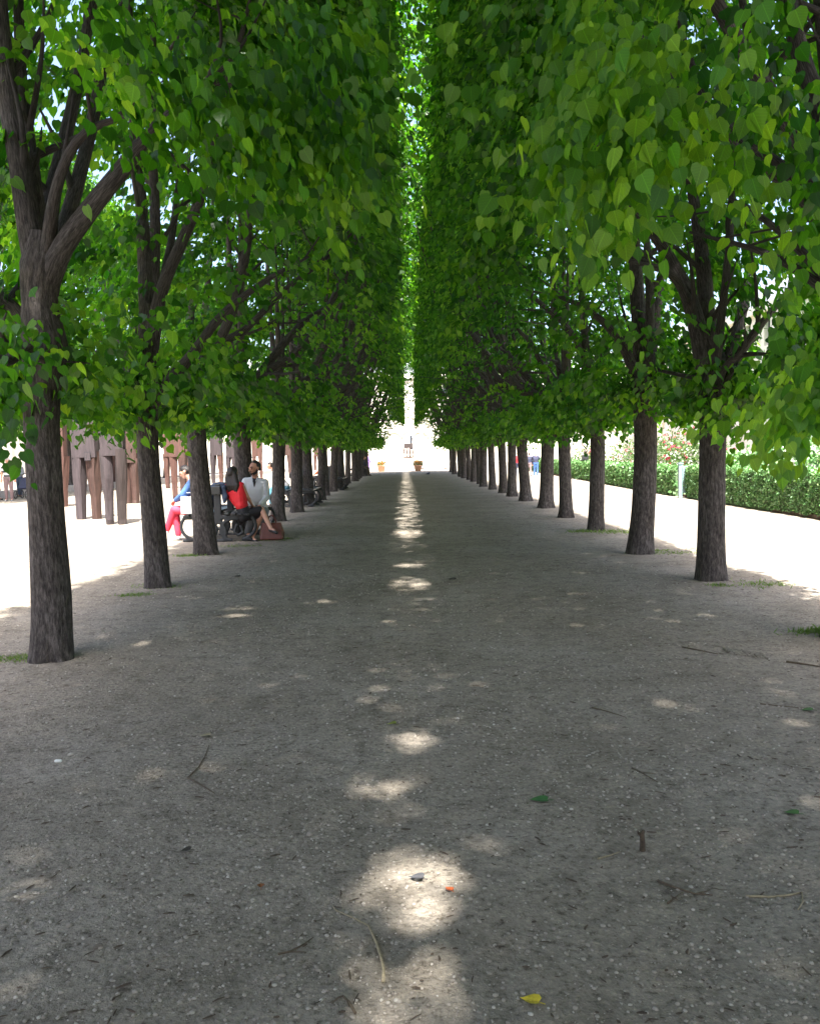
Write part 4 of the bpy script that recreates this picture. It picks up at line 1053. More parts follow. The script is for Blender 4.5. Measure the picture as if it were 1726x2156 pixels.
# man in the white shirt, turned towards her
Ym = YB + .92; rw = Vector((-2.78, Ym, 0))
J = dict(head=L0(PW(535, 986, Ym-.05)), neck=L0(PW(537, 1006, Ym)), chest=L0(PW(538, 1030, Ym+.02)), waist=L0(PW(541, 1056, Ym+.02)), pelvis=L0(PW(544, 1076, Ym+.05)),
         shL=L0(PW(558, 1016, Ym)), shR=L0(PW(517, 1013, Ym+.02)), elL=L0(PW(562, 1047, Ym-.05)), haL=L0(PW(547, 1064, Ym-.30)), elR=L0(PW(512, 1042, Ym-.10)), haR=L0(PW(534, 1066, Ym-.34)),
         hpL=L0(PW(553, 1080, Ym)), hpR=L0(PW(537, 1080, Ym)), knL=L0(PW(557, 1082, Ym-.42)), knR=L0(PW(534, 1084, Ym-.44)),
         anL=L0(PW(556, 1128, Ym-.36)), anR=L0(PW(520, 1127, Ym-.30)), toL=L0(PW(561, 1138, Ym-.52)), toR=L0(PW(533, 1139, Ym-.46)))
for q in ('anL', 'anR'): J[q].z = .09
for q in ('toL', 'toR'): J[q].z = .035
person('bearded man in a white linen shirt facing the woman, hands in his lap', rw, J, dict(skin=M['skin_tan'], top=M['white_cloth'], collar=True, trousers=M['grey_cloth'], shoes=M['black_leather'], hair=M['hair_dark'], beard=True), .007, None, (-.62, -.78, -.12), 1.04, 'receding', hs=1.16)
# reader on the sunlit side
rw = Vector((BX-.30, YB+.30, 0))
J = dict(pelvis=V3(0, 0, .55), waist=V3(-.02, 0, .70), chest=V3(-.08, 0, .90), neck=V3(-.20, -.01, 1.10), head=V3(-.30, -.02, 1.235), shL=V3(-.15, -.19, 1.05), shR=V3(-.15, .17, 1.05),
         elL=V3(-.30, -.24, .84), elR=V3(-.30, .22, .84), haL=V3(-.46, -.10, .74), haR=V3(-.46, .06, .74), hpL=V3(-.04, -.09, .53), hpR=V3(-.04, .09, .53),
         knL=V3(-.50, -.08, .57), knR=V3(-.50, -.0, .56), anL=V3(-.67, .03, .20), anR=V3(-.46, .0, .10), toL=V3(-.80, .05, .13), toR=V3(-.62, -.01, .035))
person('reader in bright red trousers and a blue denim jacket leaning forward on the sunny side', rw, J, dict(skin=M['skin'], top=M['denim'], trousers=M['red_trouser'], shoes=M['white_cloth'], hair=M['hair_dark'], female=True), .008, None, (-.9, -.1, -.45), 1.0, 'short')
# white carrier bag beside the reader
o = empty('carrier_bag', (BX-.50, YB+.04, .506), 'white paper carrier bag standing on the bench beside the reader', 'bag')
bm = bmesh.new(); add_box(bm, (0, 0, .15), (.24, .09, .30), bev=.006); link('bag_body', bm_mesh('bag_body', bm), M['paper'], o)
bm = bmesh.new(); add_tube(bm, [(-.06, 0, .30), (-.05, 0, .37), (.05, 0, .37), (.06, 0, .30)], .006, 6); link('handle', bm_mesh('handle', bm), M['paper'], o)
# dark jacket over the backrest
bm = bmesh.new()
add_hull(bm, [((-.06, -.20, .985), .05), ((-.05, .16, .99), .055), ((.07, .12, .98), .05), ((.07, -.18, .975), .05)], 2)
add_hull(bm, [((.11, -.18, .95), .045), ((.11, .12, .95), .045), ((.14, .08, .78), .04), ((.13, -.14, .76), .045)], 2)
add_hull(bm, [((-.11, -.20, .95), .05), ((-.11, .12, .95), .05), ((-.14, -.16, .66), .045), ((-.14, .10, .62), .05)], 2)
add_hull(bm, [((.10, -.22, .93), .05), ((.15, -.24, .80), .045), ((.13, -.26, .70), .03)], 2)
jk = remeshed('jacket', bm, .012, M['denim_dark'], None, 4); jk.location = (BX, YB+.34, 0)
props(jk, 'dark jacket draped over the back of the bench by her arm', 'jacket')
# leather handbag on the ground
g = G(573, 1136)
o = empty('handbag', (g.x, g.y, 0), 'reddish brown leather handbag standing on the ground by her feet', 'bag')
bm = bmesh.new()
add_hull(bm, [((sx*.185, sy*.075, .02), .02) for sx in (-1, 1) for sy in (-1, 1)] + [((sx*.155, sy*.035, .29), .015) for sx in (-1, 1) for sy in (-1, 1)] + [((sx*.20, 0, .12), .025) for sx in (-1, 1)], 2)
remeshed('bag_body', bm, .010, M['leather'], o, 3)
for sy in (-1, 1):
    bm = bmesh.new(); add_tube(bm, [(-.085+.17*k/12, sy*.035+sy*.012*math.sin(PI*k/12), .285+.15*math.sin(PI*k/12)**.7) for k in range(13)], .009, 8)
    link('handle', bm_mesh('handle', bm, True), M['leather'], o)
bm = bmesh.new(); add_box(bm, (0, -.048, .25), (.05, .012, .04), bev=.004); link('clasp', bm_mesh('clasp', bm), M['black_leather'], o)
# farther benches and their sitters
make_bench(-3.25, 24.2, 2.4, 'second double bench from the front, mostly hidden by trunks of the left row')
make_bench(-3.20, 35.2, 2.4, 'third double bench from the front, its seat end jutting past a trunk')
yb4 = G(789, 1001).y
make_bench(-3.25, yb4-.9, 2.4, 'farthest double bench, where the man in dark clothes sits alone')
sitting('man in a dark jacket and olive trousers sitting alone on the farthest bench', (-3.0, yb4-.1, 0), -.05, dict(skin=M['skin'], top=M['navy_cloth'], trousers=M['olive_cloth'], shoes=M['black_leather'], hair=M['hair_brown']), 1.0, 'short', .016, .12, .02)
sitting('black haired person in white and teal bending low on the second bench', (-3.55, 25.0, 0), PI, dict(skin=M['skin'], top=M['white_cloth'], trousers=M['teal_cloth'], shoes=M['black_leather'], sleeve=.4, hair=M['hair_dark']), .95, 'short', .016, .30, .04)
sitting('person in an orange top sitting on the third bench between trunks', (-3.50, 36.0, 0), PI, dict(skin=M['skin'], top=M['orange_cloth'], trousers=M['black_cloth'], shoes=M['black_leather'], hair=M['hair_brown']), 1.05, 'short', .016, .05, .04)

# ---------------------------------------------------------------- walkers
def at(px, py): g = G(px, py); return (g.x, g.y, 0)
standing('grey haired man in a black and white striped jersey, one hand held out', at(20, 1055), -1.35, dict(skin=M['skin'], top=M['stripes'], sleeve=.3, trousers=M['mauve_cloth'], shoes=M['grey_cloth'], hair=M['hair_grey']), 1.60, .04, 'short', 'down', vox=.010, headturn=-.6)
standing('person in dark clothes cut off by the left edge beside the striped jersey', at(-8, 1053), -.2, dict(skin=M['skin'], top=M['black_cloth'], sleeve=.3, trousers=M['navy_cloth'], shoes=M['black_leather']), 1.58, .03, 'short', 'front')
standing('person in a blue cap and pale jacket behind the striped jersey', at(43, 1046), -1.8, dict(skin=M['skin'], top=M['grey_cloth'], trousers=M['denim_dark'], shoes=M['black_leather'], hair=M['blue_cloth']), 1.45, .05, 'cap', 'front')
standing('person in blue jeans and a red and white top between the wooden figures', at(142, 1027), 1.0, dict(skin=M['skin'], top=M['orange_cloth'], sleeve=.4, trousers=M['denim'], shoes=M['white_cloth'], hair=M['hair_brown']), 1.55, .16, 'short', 'down')
standing('tiny walker in blue far off beyond the left trunks', at(613, 992), 1.5, dict(skin=M['skin'], top=M['purple_cloth'], trousers=M['teal_cloth'], shoes=M['black_leather']), 1.5, .12, 'short', 'down', vox=.02)
standing('far walker in a red top behind the man on the farthest bench', at(765, 996), 1.2, dict(skin=M['skin'], top=M['red_cloth'], trousers=M['navy_cloth'], shoes=M['black_leather']), 1.62, .1, 'short', 'down', vox=.02)
standing('far walker in a violet top beside the farthest bench', at(776, 994), .8, dict(skin=M['skin'], top=M['purple_cloth'], trousers=M['purple_cloth'], shoes=M['black_leather'], hair=M['hair_brown']), 1.5, .1, 'short', 'down', vox=.02)
standing('person in a navy top and blue jeans walking away along the hedge', at(1128, 1004), 1.45, dict(skin=M['skin'], top=M['navy_cloth'], sleeve=1, trousers=M['denim'], shoes=M['white_cloth'], hair=M['hair_grey']), 1.40, .05, 'short', 'up', vox=.014)
standing('companion in a dark blue coat beside the one in jeans', at(1114, 1003), 1.5, dict(skin=M['skin'], top=M['navy_cloth'], trousers=M['mauve_cloth'], shoes=M['black_leather'], hair=M['hair_brown']), 1.38, .08, 'short', 'down')
standing('person in a bright red top and violet trousers between two right trunks', at(1090, 1005), 1.6, dict(skin=M['skin'], top=M['red_cloth'], trousers=M['navy_cloth'], shoes=M['black_leather'], hair=M['hair_grey']), 1.42, .1, 'short', 'down')
gh = P(1232, 962, 42); standing('dark clad person among the roses behind the hedge', (gh.x, 42, 0), 2.2, dict(skin=M['skin'], top=M['black_cloth'], trousers=M['black_cloth'], shoes=M['black_leather']), 1.45, .05, 'short', 'front')

# pushchair behind the striped jersey
g = at(52, 1050)
o = empty('pushchair', g, 'dark pushchair with big wheels beside the person in the blue cap', 'pushchair')
for dx in (-.22, .22):
    for dy, r in ((-.28, .15), (.28, .15)):
        bm = bmesh.new(); add_tube(bm, [(dx, dy+r*math.cos(a), r+.02+r*math.sin(a)) for a in np.linspace(0, 2*PI, 25)], .018, 6, False)
        w_ = link('wheel', bm_mesh('wheel', bm, True), M['rubber'], o)
        bm = bmesh.new()
        for a in range(6): add_tube(bm, [(dx, dy, r+.02), (dx, dy+r*math.cos(a*PI/3), r+.02+r*math.sin(a*PI/3))], .004, 5)
        link('spokes', bm_mesh('spokes', bm), M['iron'], w_)
bm = bmesh.new()
for dx in (-.2, .2): add_tube(bm, [(dx, -.28, .17), (dx, 0, .45), (dx, .45, .98)], .012, 6); add_tube(bm, [(dx, .28, .17), (dx, -.1, .62)], .012, 6)
add_tube(bm, [(-.2, .45, .98), (.2, .45, .98)], .014, 6); link('frame', bm_mesh('frame', bm), M['iron'], o)
bm = bmesh.new(); add_hull(bm, [((0, -.18, .42), (.19, .1, .04)), ((0, .12, .40), (.19, .08, .05)), ((0, .24, .78), (.19, .05, .08))], 2); remeshed('seat', bm, .02, M['navy_cloth'], o)

# ---------------------------------------------------------------- wooden figures on the square
def wooden_figure(px, py, legs, label, mat, h=3.1, seed=0, plaque=False):
    """a tall plank-like standing form: tapering split legs under a blocky trunk and head"""
    r = random.Random(seed); g = G(px, py)
    o = empty('wooden_figure', (g.x, g.y, 0), label, 'sculpture', 'tall wooden figures on the square')
    a0 = r.uniform(-.5, .5); fork = r.uniform(1.35, 1.6)
    span = legs
    def slab(secs, mt, name):
        bm = bmesh.new(); rings = []
        for (cx, cy_, z, wx, wy, rot) in secs:
            c, s_ = math.cos(rot), math.sin(rot); ring = []
            for (ux, uy) in ((-1, -1), (-.2, -1.12), (.75, -1), (1, -.8), (1.06, .2), (1, 1), (-.3, 1.05), (-1, .85)):
                X, Y_ = ux*wx*.5*(1+r.uniform(-.05, .05)), uy*wy*.5*(1+r.uniform(-.05, .05)); ring.append(bm.verts.new((cx+X*c-Y_*s_, cy_+X*s_+Y_*c, z)))
            rings.append(ring)
        for A, B in zip(rings[:-1], rings[1:]):
            for k in range(8): bm.faces.new((A[k], A[(k+1) % 8], B[(k+1) % 8], B[k]))
        bm.faces.new(rings[0][::-1]); bm.faces.new(rings[-1])
        return link(name, bm_mesh(name, bm), mt, o)
    mats = mat if isinstance(mat, tuple) else (mat, mat)
    for k, s_ in enumerate((-1, 1)):
        w0, w1 = r.uniform(.15, .185), r.uniform(.25, .30)
        fx = s_*span*.5; tx = s_*max(.17, span*.42); rot = a0+r.uniform(-.35, .35)
        slab([(fx, r.uniform(-.05, .05), -.03, w0*.92, w0*.9, rot), (fx, 0, .12, w0, w0*.95, rot), (fx*.98+tx*.02, 0, .55, w0*1.08, w0, rot), ((fx+tx)/2, 0, 1.05, (w0+w1)/2, .27, rot), (tx, 0, fork+.12, w1, .30, rot*.6)], mats[k % 2], 'leg')
    W_ = max(.50, span*.84+.26)
    slab([(0, 0, fork-.02, W_*.98, .33, a0*.3), (0, 0, fork+.5, W_, .36, a0*.3), (0, 0, h-.62, W_*1.02, .38, a0*.3), (0, 0, h-.42, W_*.8, .34, a0*.3)], mats[0], 'trunk_block')
    slab([(0, 0, h-.44, .24, .24, a0), (0, 0, h-.15, .27, .27, a0), (0, 0, h, .2, .22, a0)], mats[1], 'head_block')
    return o
wooden_figure(188, 1094, .38, 'grey wooden figure with two wide apart legs and a small numbered plate', (M['wood_grey'], M['wood_brown']), 3.2, 1)
wooden_figure(245, 1105, .28, 'dark wooden figure with close set legs, nearest the camera, chips at its foot', (M['wood_grey'], M['wood_dark']), 3.1, 2)
wooden_figure(127, 1067, .27, 'reddish wooden figure just right of the leftmost trunk', M['wood_red'], 3.2, 3)
wooden_figure(279, 1060, .24, 'brown wooden figure whose narrow foot touches down left of the mossy tree', M['wood_brown'], 3.2, 4)
wooden_figure(378, 1051, .30, 'brown wooden figure standing between the mossy tree and the slanting trunk', (M['wood_red'], M['wood_brown']), 3.3, 5)
wooden_figure(360, 1028, .30, 'wooden figure half hidden behind the one between the mossy and slanting trunks', M['wood_red'], 3.2, 6)
wooden_figure(405, 1036, .34, 'wooden figure partly hidden behind the slanting trunk', M['wood_red'], 3.2, 7)
wooden_figure(458, 1017, .45, 'wooden figure seen just left of the woman with long hair', (M['wood_grey'], M['wood_red']), 3.2, 8)
wooden_figure(488, 1008, .40, 'wooden figure behind the head of the woman with long hair', M['wood_grey'], 3.1, 9)
wooden_figure(543, 1008, .45, 'reddish wooden figure behind the shoulder of the man in white', M['wood_red'], 3.3, 10)
wooden_figure(603, 1006, .55, 'slender legged wooden figure in the gap right of the man in white', M['wood_brown'], 3.2, 11)
wooden_figure(264, 1030, .40, 'dark wooden figure farther back, between the dark figure and the brown one', M['wood_dark'], 3.2, 12)
wooden_figure(232, 1022, .40, 'pinkish wooden figure far behind the dark near one', M['wood_red'], 3.2, 13)
wooden_figure(296, 1024, .40, 'grey wooden figure hidden in part by the mossy tree', M['wood_grey'], 3.2, 14)
wooden_figure(668, 990, .40, 'farthest wooden figure, a sliver between distant trunks', M['wood_red'], 3.2, 15)
# small plate with a number on the nearest grey figure
pl = P(184, 961, G(188, 1094).y-.24)
o = empty('number_plate', pl, 'small pale plate with a black border and a number, on the grey wooden figure', 'plate')
bm = bmesh.new(); add_box(bm, (0, .006, 0), (.15, .012, .21)); link('border', bm_mesh('border', bm), M['black_cloth'], o)
bm = bmesh.new(); add_box(bm, (0, -.003, 0), (.125, .006, .185)); link('face', bm_mesh('face', bm), M['wood_grey'], o)
tx = bpy.data.curves.new('numeral', 'FONT'); tx.body = '1.'; tx.size = .15; tx.align_x = 'CENTER'; tx.extrude = .001
to = bpy.data.objects.new('numeral', tx); COL.objects.link(to); to.rotation_euler = (PI/2, 0, 0); dg_ = bpy.context.evaluated_depsgraph_get(); dg_.update(); nm_ = bpy.data.meshes.new_from_object(to.evaluated_get(dg_)); bpy.data.objects.remove(to)
to = link('numeral', nm_, M['black_cloth'], o); to.rotation_euler = (PI/2, 0, 0); to.location = (0, -.008, -.052)
# blue-grey post box like bin
g = at(521, 1007)
o = empty('litter_bin', g, 'blue grey cylindrical bin behind the head of the long haired woman', 'bin')
for k in range(5):
    bm = bmesh.new(); bmesh.ops.create_cone(bm, cap_ends=True, segments=20, radius1=.36, radius2=.34, depth=.30)
    bmesh.ops.translate(bm, verts=bm.verts, vec=(0, 0, .17+.33*k)); link('ring', bm_mesh('ring', bm), M['teal_cloth'], o)
bm = bmesh.new(); bmesh.ops.create_cone(bm, cap_ends=True, segments=20, radius1=.42, radius2=.20, depth=.16); bmesh.ops.translate(bm, verts=bm.verts, vec=(0, 0, 1.75)); link('lid', bm_mesh('lid', bm), M['post_paint'], o)

# ---------------------------------------------------------------- hedge, roses, borders
def box_leaves(name, faces, size, mat, parent, dens, bare=0.0):
    P_, T_, N_, S_, C_ = [], [], [], [], []
    for (o_, u, v, n) in faces:
        o_, u, v, n = map(lambda q: np.array(q, float), (o_, u, v, n))
        m = int(np.linalg.norm(np.cross(u, v))*dens)
        a, b2 = rng.random(m), rng.random(m)
        if bare and abs(n[2]) < .5:
            k = ~((b2 < .22) & (rng.random(m) < bare)); a, b2 = a[k], b2[k]; m = len(a)
        c = o_ + a[:, None]*u + b2[:, None]*v + n*(rng.normal(0, .022, m) + .03*np.sin(9*a*np.linalg.norm(u)+5*b2))[:, None]
        P_.append(c); N_.append(n*.9 + rng.normal(0, .40, (m, 3))); T_.append(np.array([0, 0, -.4])*(1-abs(n[2])) + rng.normal(0, .7, (m, 3))); S_.append(size*(.6+.7*rng.random(m))); C_.append(np.clip(rng.normal(.45, .25, m), 0, 1))
    me = leaf_mesh(name, np.concatenate(P_), np.concatenate(T_), np.concatenate(N_), np.concatenate(S_), np.concatenate(C_))
    return link(name, me, mat, parent)
def hedge(label, y0, y1, x0, x1, h, w, size, dens):
    o = empty('clipped_hedge', (x0, y0, 0), label, 'hedge', 'clipped hedges along the garden')
    L = y1-y0; dx = x1-x0
    bm = bmesh.new(); vs = []
    for (yy, xx) in ((0, 0), (L, dx)):
        vs.append([bm.verts.new((xx+.05, yy, .0)), bm.verts.new((xx+w-.05, yy, 0)), bm.verts.new((xx+w-.05, yy, h-.05)), bm.verts.new((xx+.05, yy, h-.05))])
    for k in range(4): bm.faces.new((vs[0][k], vs[0][(k+1) % 4], vs[1][(k+1) % 4], vs[1][k]))
    bm.faces.new(vs[0][::-1]); bm.faces.new(vs[1])
    link('twig_core', bm_mesh('twig_core', bm), M['hedge_core'], o)
    d = (dx, L, 0)
    box_leaves('foliage', [((0, 0, .06), d, (0, 0, h-.06), (-1, 0, 0)), ((0, 0, h), d, (w, 0, 0), (0, 0, 1)), ((0, 0, .06), (w, 0, 0), (0, 0, h-.06), (0, -1, 0)), ((dx, L, .06), (w, 0, 0), (0, 0, h-.06), (0, 1, 0)), ((w, 0, .06), d, (0, 0, h-.06), (1, 0, 0))], size, M['hedge'], o, dens, .3)
    return o
g1 = G(1443, 1049); gR = G(1726, 1094); g0 = G(1428, 1047); gF = G(1170, 1001)
slope = (g1.x-gR.x)/(g1.y-gR.y)
hy0 = 7.5; hx0 = gR.x + slope*(hy0-gR.y)
hedge('near clipped green hedge on the right, reaching past the frame edge', hy0, g1.y, hx0, g1.x, .93, .8, .046, 1250)
hedge('far clipped hedge beyond the pale post', g0.y+.5, 66, g0.x+.02, gF.x+.35, .86, .8, .075, 420)
bm = bmesh.new(); n_ = 60
for k in range(n_):
    t0, t1 = k/n_, (k+1)/n_
    a = Vector((hx0-.16, hy0, 0)).lerp(Vector((gF.x+.15, 66, 0)), t0); c = Vector((hx0-.16, hy0, 0)).lerp(Vector((gF.x+.15, 66, 0)), t1)
    add_box(bm, (a+c)/2 + V3(0, 0, .035), (.03, (c-a).length*.985, .09+.02*((k*7) % 3)))
ed = link('edging', bm_mesh('edging', bm), M['soil']); props(ed, 'low dark rusty edging strip along the foot of the hedges', 'edging')
bm = bmesh.new()
vv = [bm.verts.new(q) for q in ((hx0-.14, hy0, .012), (26, hy0, .012), (26, 66, .012), (gF.x+.17, 66, .012))]; bm.faces.new(vv)
props(link('lawn', bm_mesh('lawn', bm), M['lawn']), kind='structure')
gp_ = G(1436, 1050)
o = empty('hedge_post', (gp_.x+.02, gp_.y+.25, 0), 'pale blue painted post in the gap between the two hedges', 'post')
bm = bmesh.new(); add_box(bm, (0, 0, .5), (.10, .10, 1.0), bev=.008); link('shaft', bm_mesh('shaft', bm), M['post_paint'], o)
bm = bmesh.new(); add_box(bm, (0, 0, 1.02), (.14, .14, .05), bev=.01); link('cap', bm_mesh('cap', bm), M['post_paint'], o)
bm = bmesh.new(); add_box(bm, (.25, 0, .55), (.36, .03, .8), bev=.005); link('panel', bm_mesh('panel', bm), M['post_paint'], o)
def bush(name, cat, label, group, x, y, r, h, nleaf, size, flowers, seed, lmat='rose_leaf'):
    q = np.random.default_rng(seed)
    o = empty(name, (x, y, 0), label, cat, group)
    def pts(m, shell):
        d = nrm(q.normal(0, 1, (m, 3))); rad = (1-shell*q.random(m)**2)
        lob = 1+.22*np.sin(5*np.arctan2(d[:, 1], d[:, 0])+seed)+.15*np.sin(7*d[:, 2]+seed)
        p_ = d*rad[:, None]*np.array([r, r, h*.5])*lob[:, None] + np.array([0, 0, h*.55]); p_[:, 2] = np.maximum(p_[:, 2], .08); return p_, d
    p_, d = pts(nleaf, .6)
    link('foliage', leaf_mesh('foliage', p_, d+q.normal(0, .8, (nleaf, 3)), d+q.normal(0, .6, (nleaf, 3)), size*(.6+.7*q.random(nleaf)), np.clip(q.normal(.5, .25, nleaf), 0, 1)), M[lmat], o)
    bm = bmesh.new()
    for k in range(7):
        a = k*.9+seed; add_tube(bm, [(0, 0, -.02), (.3*r*math.cos(a), .3*r*math.sin(a), h*.4), (.7*r*math.cos(a), .7*r*math.sin(a), h*.8)], [.012, .009, .004], 5)
    link('stems', bm_mesh('stems', bm), M['twig'], o)
    for (mat, m, fs) in flowers:
        c, dd = pts(m, .12); k5 = 6
        c = np.repeat(c, k5, 0) + q.normal(0, fs*.35, (m*k5, 3)); dd = np.repeat(dd, k5, 0)
        f_ = link('blossoms', leaf_mesh('blossoms', c, q.normal(0, 1, (m*k5, 3)), dd+q.normal(0, .7, (m*k5, 3)), np.full(m*k5, fs), q.random(m*k5)), M[mat], o)
        f_['kind'] = 'stuff'
    return o
rb = random.Random(9)
kk = 0
for (px, Y, h, fl, lb) in [(1395, 27.5, 2.0, 'petal_red', 'rose bush with dark red flowers, just left of the forked tree trunk'), (1440, 29, 2.1, 'petal_red', 'tall rose bush with red flowers beside the pale post'), (1330, 33, 1.75, 'petal_pink', 'pink rose bush seen between two trunks of the right row'),
                           (1275, 36, 1.7, 'petal_pink', 'pale pink rose bush behind the far hedge, left of the stout trunk'), (1225, 45, 1.7, 'petal_pink', 'rose bush farthest along the hedge near the dark clad person'), (1370, 31, 1.9, 'petal_pink', 'rose bush with pink and red flowers right of the stout trunk'), (1475, 26, 2.0, 'petal_red', 'rose bush with red flowers hidden partly by the forked tree trunk')]:
    d_ = ray(px, 950); Y = max(Y, 10.4*d_.y/d_.x); p_ = P(px, 950, Y); bush('rose_bush', 'rose bush', lb, 'rose bushes behind the hedge', p_.x, Y, .95, h, 1500, .075, [(fl, 30, .07), ('petal_white', 20, .06)], 31+kk); kk += 1
for (px, Y, h, n1, lb) in [(1575, 19.8, 1.35, 20, 'leafy green shrub behind the near hedge, right of the forked tree trunk'), (1640, 19.0, 1.65, 70, 'white flowering shrub behind the near hedge'), (1705, 18.2, 1.5, 60, 'white flowering shrub at the right edge of the picture'), (1540, 21.5, 1.2, 14, 'low dark green shrub close to the forked tree trunk'), (1770, 17.6, 1.6, 40, 'white flowering shrub past the right edge of the picture')]:
    d_ = ray(px, 950); Y = 10.3*d_.y/d_.x; p_ = P(px, 950, Y); bush('garden_shrub', 'shrub', lb, 'shrubs behind the near hedge', p_.x, Y, .85, h, 1700, .085, [('petal_white', n1, .09)], 61+kk, 'hedge'); kk += 1

# ---------------------------------------------------------------- buildings round the garden
def arcade(name, label, length, bays, h, mats_niche, centre_door=False):
    """pale arcade front in the x-z plane facing -y: piers, arches, upper windows, cornice, roof"""
    o = empty(name, (0, 0, 0), label, 'building', 'pale arcaded palace wings')
    bw = length/bays; bm = bmesh.new(); seg = 12
    zc = 3.1; ra = bw*.33
    def strip(x0, x1, z0, z1, y=0.0, d=.6): add_box(bm, ((x0+x1)/2, y+d/2, (z0+z1)/2), (x1-x0, d, z1-z0))
    for k in range(bays):
        x0 = -length/2+k*bw; xc = x0+bw/2
        strip(x0, xc-ra, 0, 5.0); strip(xc+ra, x0+bw, 0, 5.0)
        pts = [(xc-ra*math.cos(PI*i/seg), zc+ra*math.sin(PI*i/seg)) for i in range(seg+1)]
        for y_ in (0.0, .6):
            for (xa, za), (xb, zb_) in zip(pts[:-1], pts[1:]):
                f_ = [bm.verts.new((xa, y_, za)), bm.verts.new((xb, y_, zb_)), bm.verts.new((xb, y_, 5.0)), bm.verts.new((xa, y_, 5.0))]
                bm.faces.new(f_ if y_ == 0 else f_[::-1])
        for (xa, za), (xb, zb_) in zip(pts[:-1], pts[1:]):
            bm.faces.new([bm.verts.new((xa, 0, za)), bm.verts.new((xa, .6, za)), bm.verts.new((xb, .6, zb_)), bm.verts.new((xb, 0, zb_))])
        strip(x0+.06, x0+.5, 0, 11.6, -.16, .157)            # pilaster
    strip(-length/2, length/2, 5.003, 5.5, -.10, .7)
    for k in range(bays):
        x0 = -length/2+k*bw; xc = x0+bw/2
        for (z0, z1, hw) in ((5.5, 8.6, .62), (8.6, 11.6, .55)):
            strip(x0, xc-hw, z0+.002, z1-.002); strip(xc+hw, x0+bw, z0+.002, z1-.002); strip(xc-hw+.001, xc+hw-.001, z0+.003, z0+.5, .02, .56); strip(xc-hw+.001, xc+hw-.001, z1-.5, z1-.003, .02, .56)
    strip(-length/2-.2, length/2+.2, 11.602, 12.2, -.45, 1.2)
    link('wall', bm_mesh('wall', bm), M['stone'], o)
    bm = bmesh.new(); add_box(bm, (0, .40, 2.4), (length-.02, .3, 4.8)); link('gallery_back', bm_mesh('gallery_back', bm), M['stone'], o)
    bm = bmesh.new(); v_ = [bm.verts.new(q) for q in ((-length/2, -.3, 12.203), (length/2, -.3, 12.203), (length/2, 3.2, 15.2), (-length/2, 3.2, 15.2), (length/2, 8, 15.2), (-length/2, 8, 15.2), (length/2, 8, 12.203), (-length/2, 8, 12.203))]
    bm.faces.new((v_[0], v_[1], v_[2], v_[3])); bm.faces.new((v_[3], v_[2], v_[4], v_[5])); bm.faces.new((v_[5], v_[4], v_[6], v_[7])); bm.faces.new((v_[1], v_[6], v_[4], v_[2])); bm.faces.new((v_[0], v_[3], v_[5], v_[7]))
    link('roof', bm_mesh('roof', bm), M['roof'], o)
    wb = bmesh.new(); add_box(wb, (0, .35, 1.55), (1.26, .06, 2.2)); wme = bm_mesh('window', wb); wme.materials.append(M['glass_dark'])
    for k in range(bays):
        xc = -length/2+(k+.5)*bw
        for z in (5.5, 8.55):
            w_ = link('window', wme, None, o); w_.location = (xc, 0, z)
    return o
lw = arcade('palace_wing', 'pale arcaded palace wing glimpsed beyond the roses on the right', 110, 30, 12, None)
lw.location = (27.5, 52, 0); lw.rotation_euler = (0, 0, -PI/2)
lw2 = arcade('palace_wing', 'pale arcaded palace wing beyond the square on the left', 110, 30, 12, None)
lw2.location = (-42, 52, 0); lw2.rotation_euler = (0, 0, PI/2)
le = arcade('palace_wing', 'bright palace front closing the far end of the alley', 71, 19, 12, None)
le.location = (-5.4, 118, 0)
# doorway with balustrade in the end front
c = P(860, 930, 116.9)
o = empty('doorway', (c.x, 116.9, 0), 'arched far doorway with a dark leaf and a stone balustrade', 'doorway')
bm = bmesh.new(); add_box(bm, (.34, .05, 2.9), (.32, .05, 1.9)); link('door_leaf', bm_mesh('door_leaf', bm), M['glass_dark'], o)
bm = bmesh.new(); add_box(bm, (-.05, 0, 2.45), (1.25, .06, .62)); link('panel', bm_mesh('panel', bm), M['wood_dark'], o)
bm = bmesh.new(); add_tube(bm, [(1.1*math.cos(a)+.15, 0, 3.1+1.25*math.sin(a)) for a in np.linspace(PI*.98, PI*.42, 14)], .07, 8); link('arch_moulding', bm_mesh('arch_moulding', bm), M['wood_dark'], o)
for k in range(4):
    bm = bmesh.new(); xx = -.62+.39*k
    add_tube(bm, [(xx, -.05, .95), (xx, -.05, 1.25), (xx, -.05, 1.5), (xx, -.05, 2.0), (xx, -.05, 2.14)], [.09, .06, .12, .06, .09], 8); link('baluster', bm_mesh('baluster', bm, True), M['wood_brown'], o)
bm = bmesh.new(); add_box(bm, (-.04, -.05, .86), (1.4, .2, .17)); link('plinth_rail', bm_mesh('plinth_rail', bm), M['wood_brown'], o)
# low stone kerb across the square
bm = bmesh.new()
k0 = G(174, 1033); k1 = G(295, 1022); kd = (k1-k0).normalized(); kb = [k0 + kd*(2.0*k-10) for k in range(26)]
for k, q in enumerate(kb): add_box(bm, q+V3(0, 0, .12), (.40, 1.975, .34), math.atan2(-kd.x, kd.y), bev=.02)
props(link('stone_kerb', bm_mesh('stone_kerb', bm), M['stone_grey']), 'low grey stone kerb running behind the wooden figures', 'kerb')
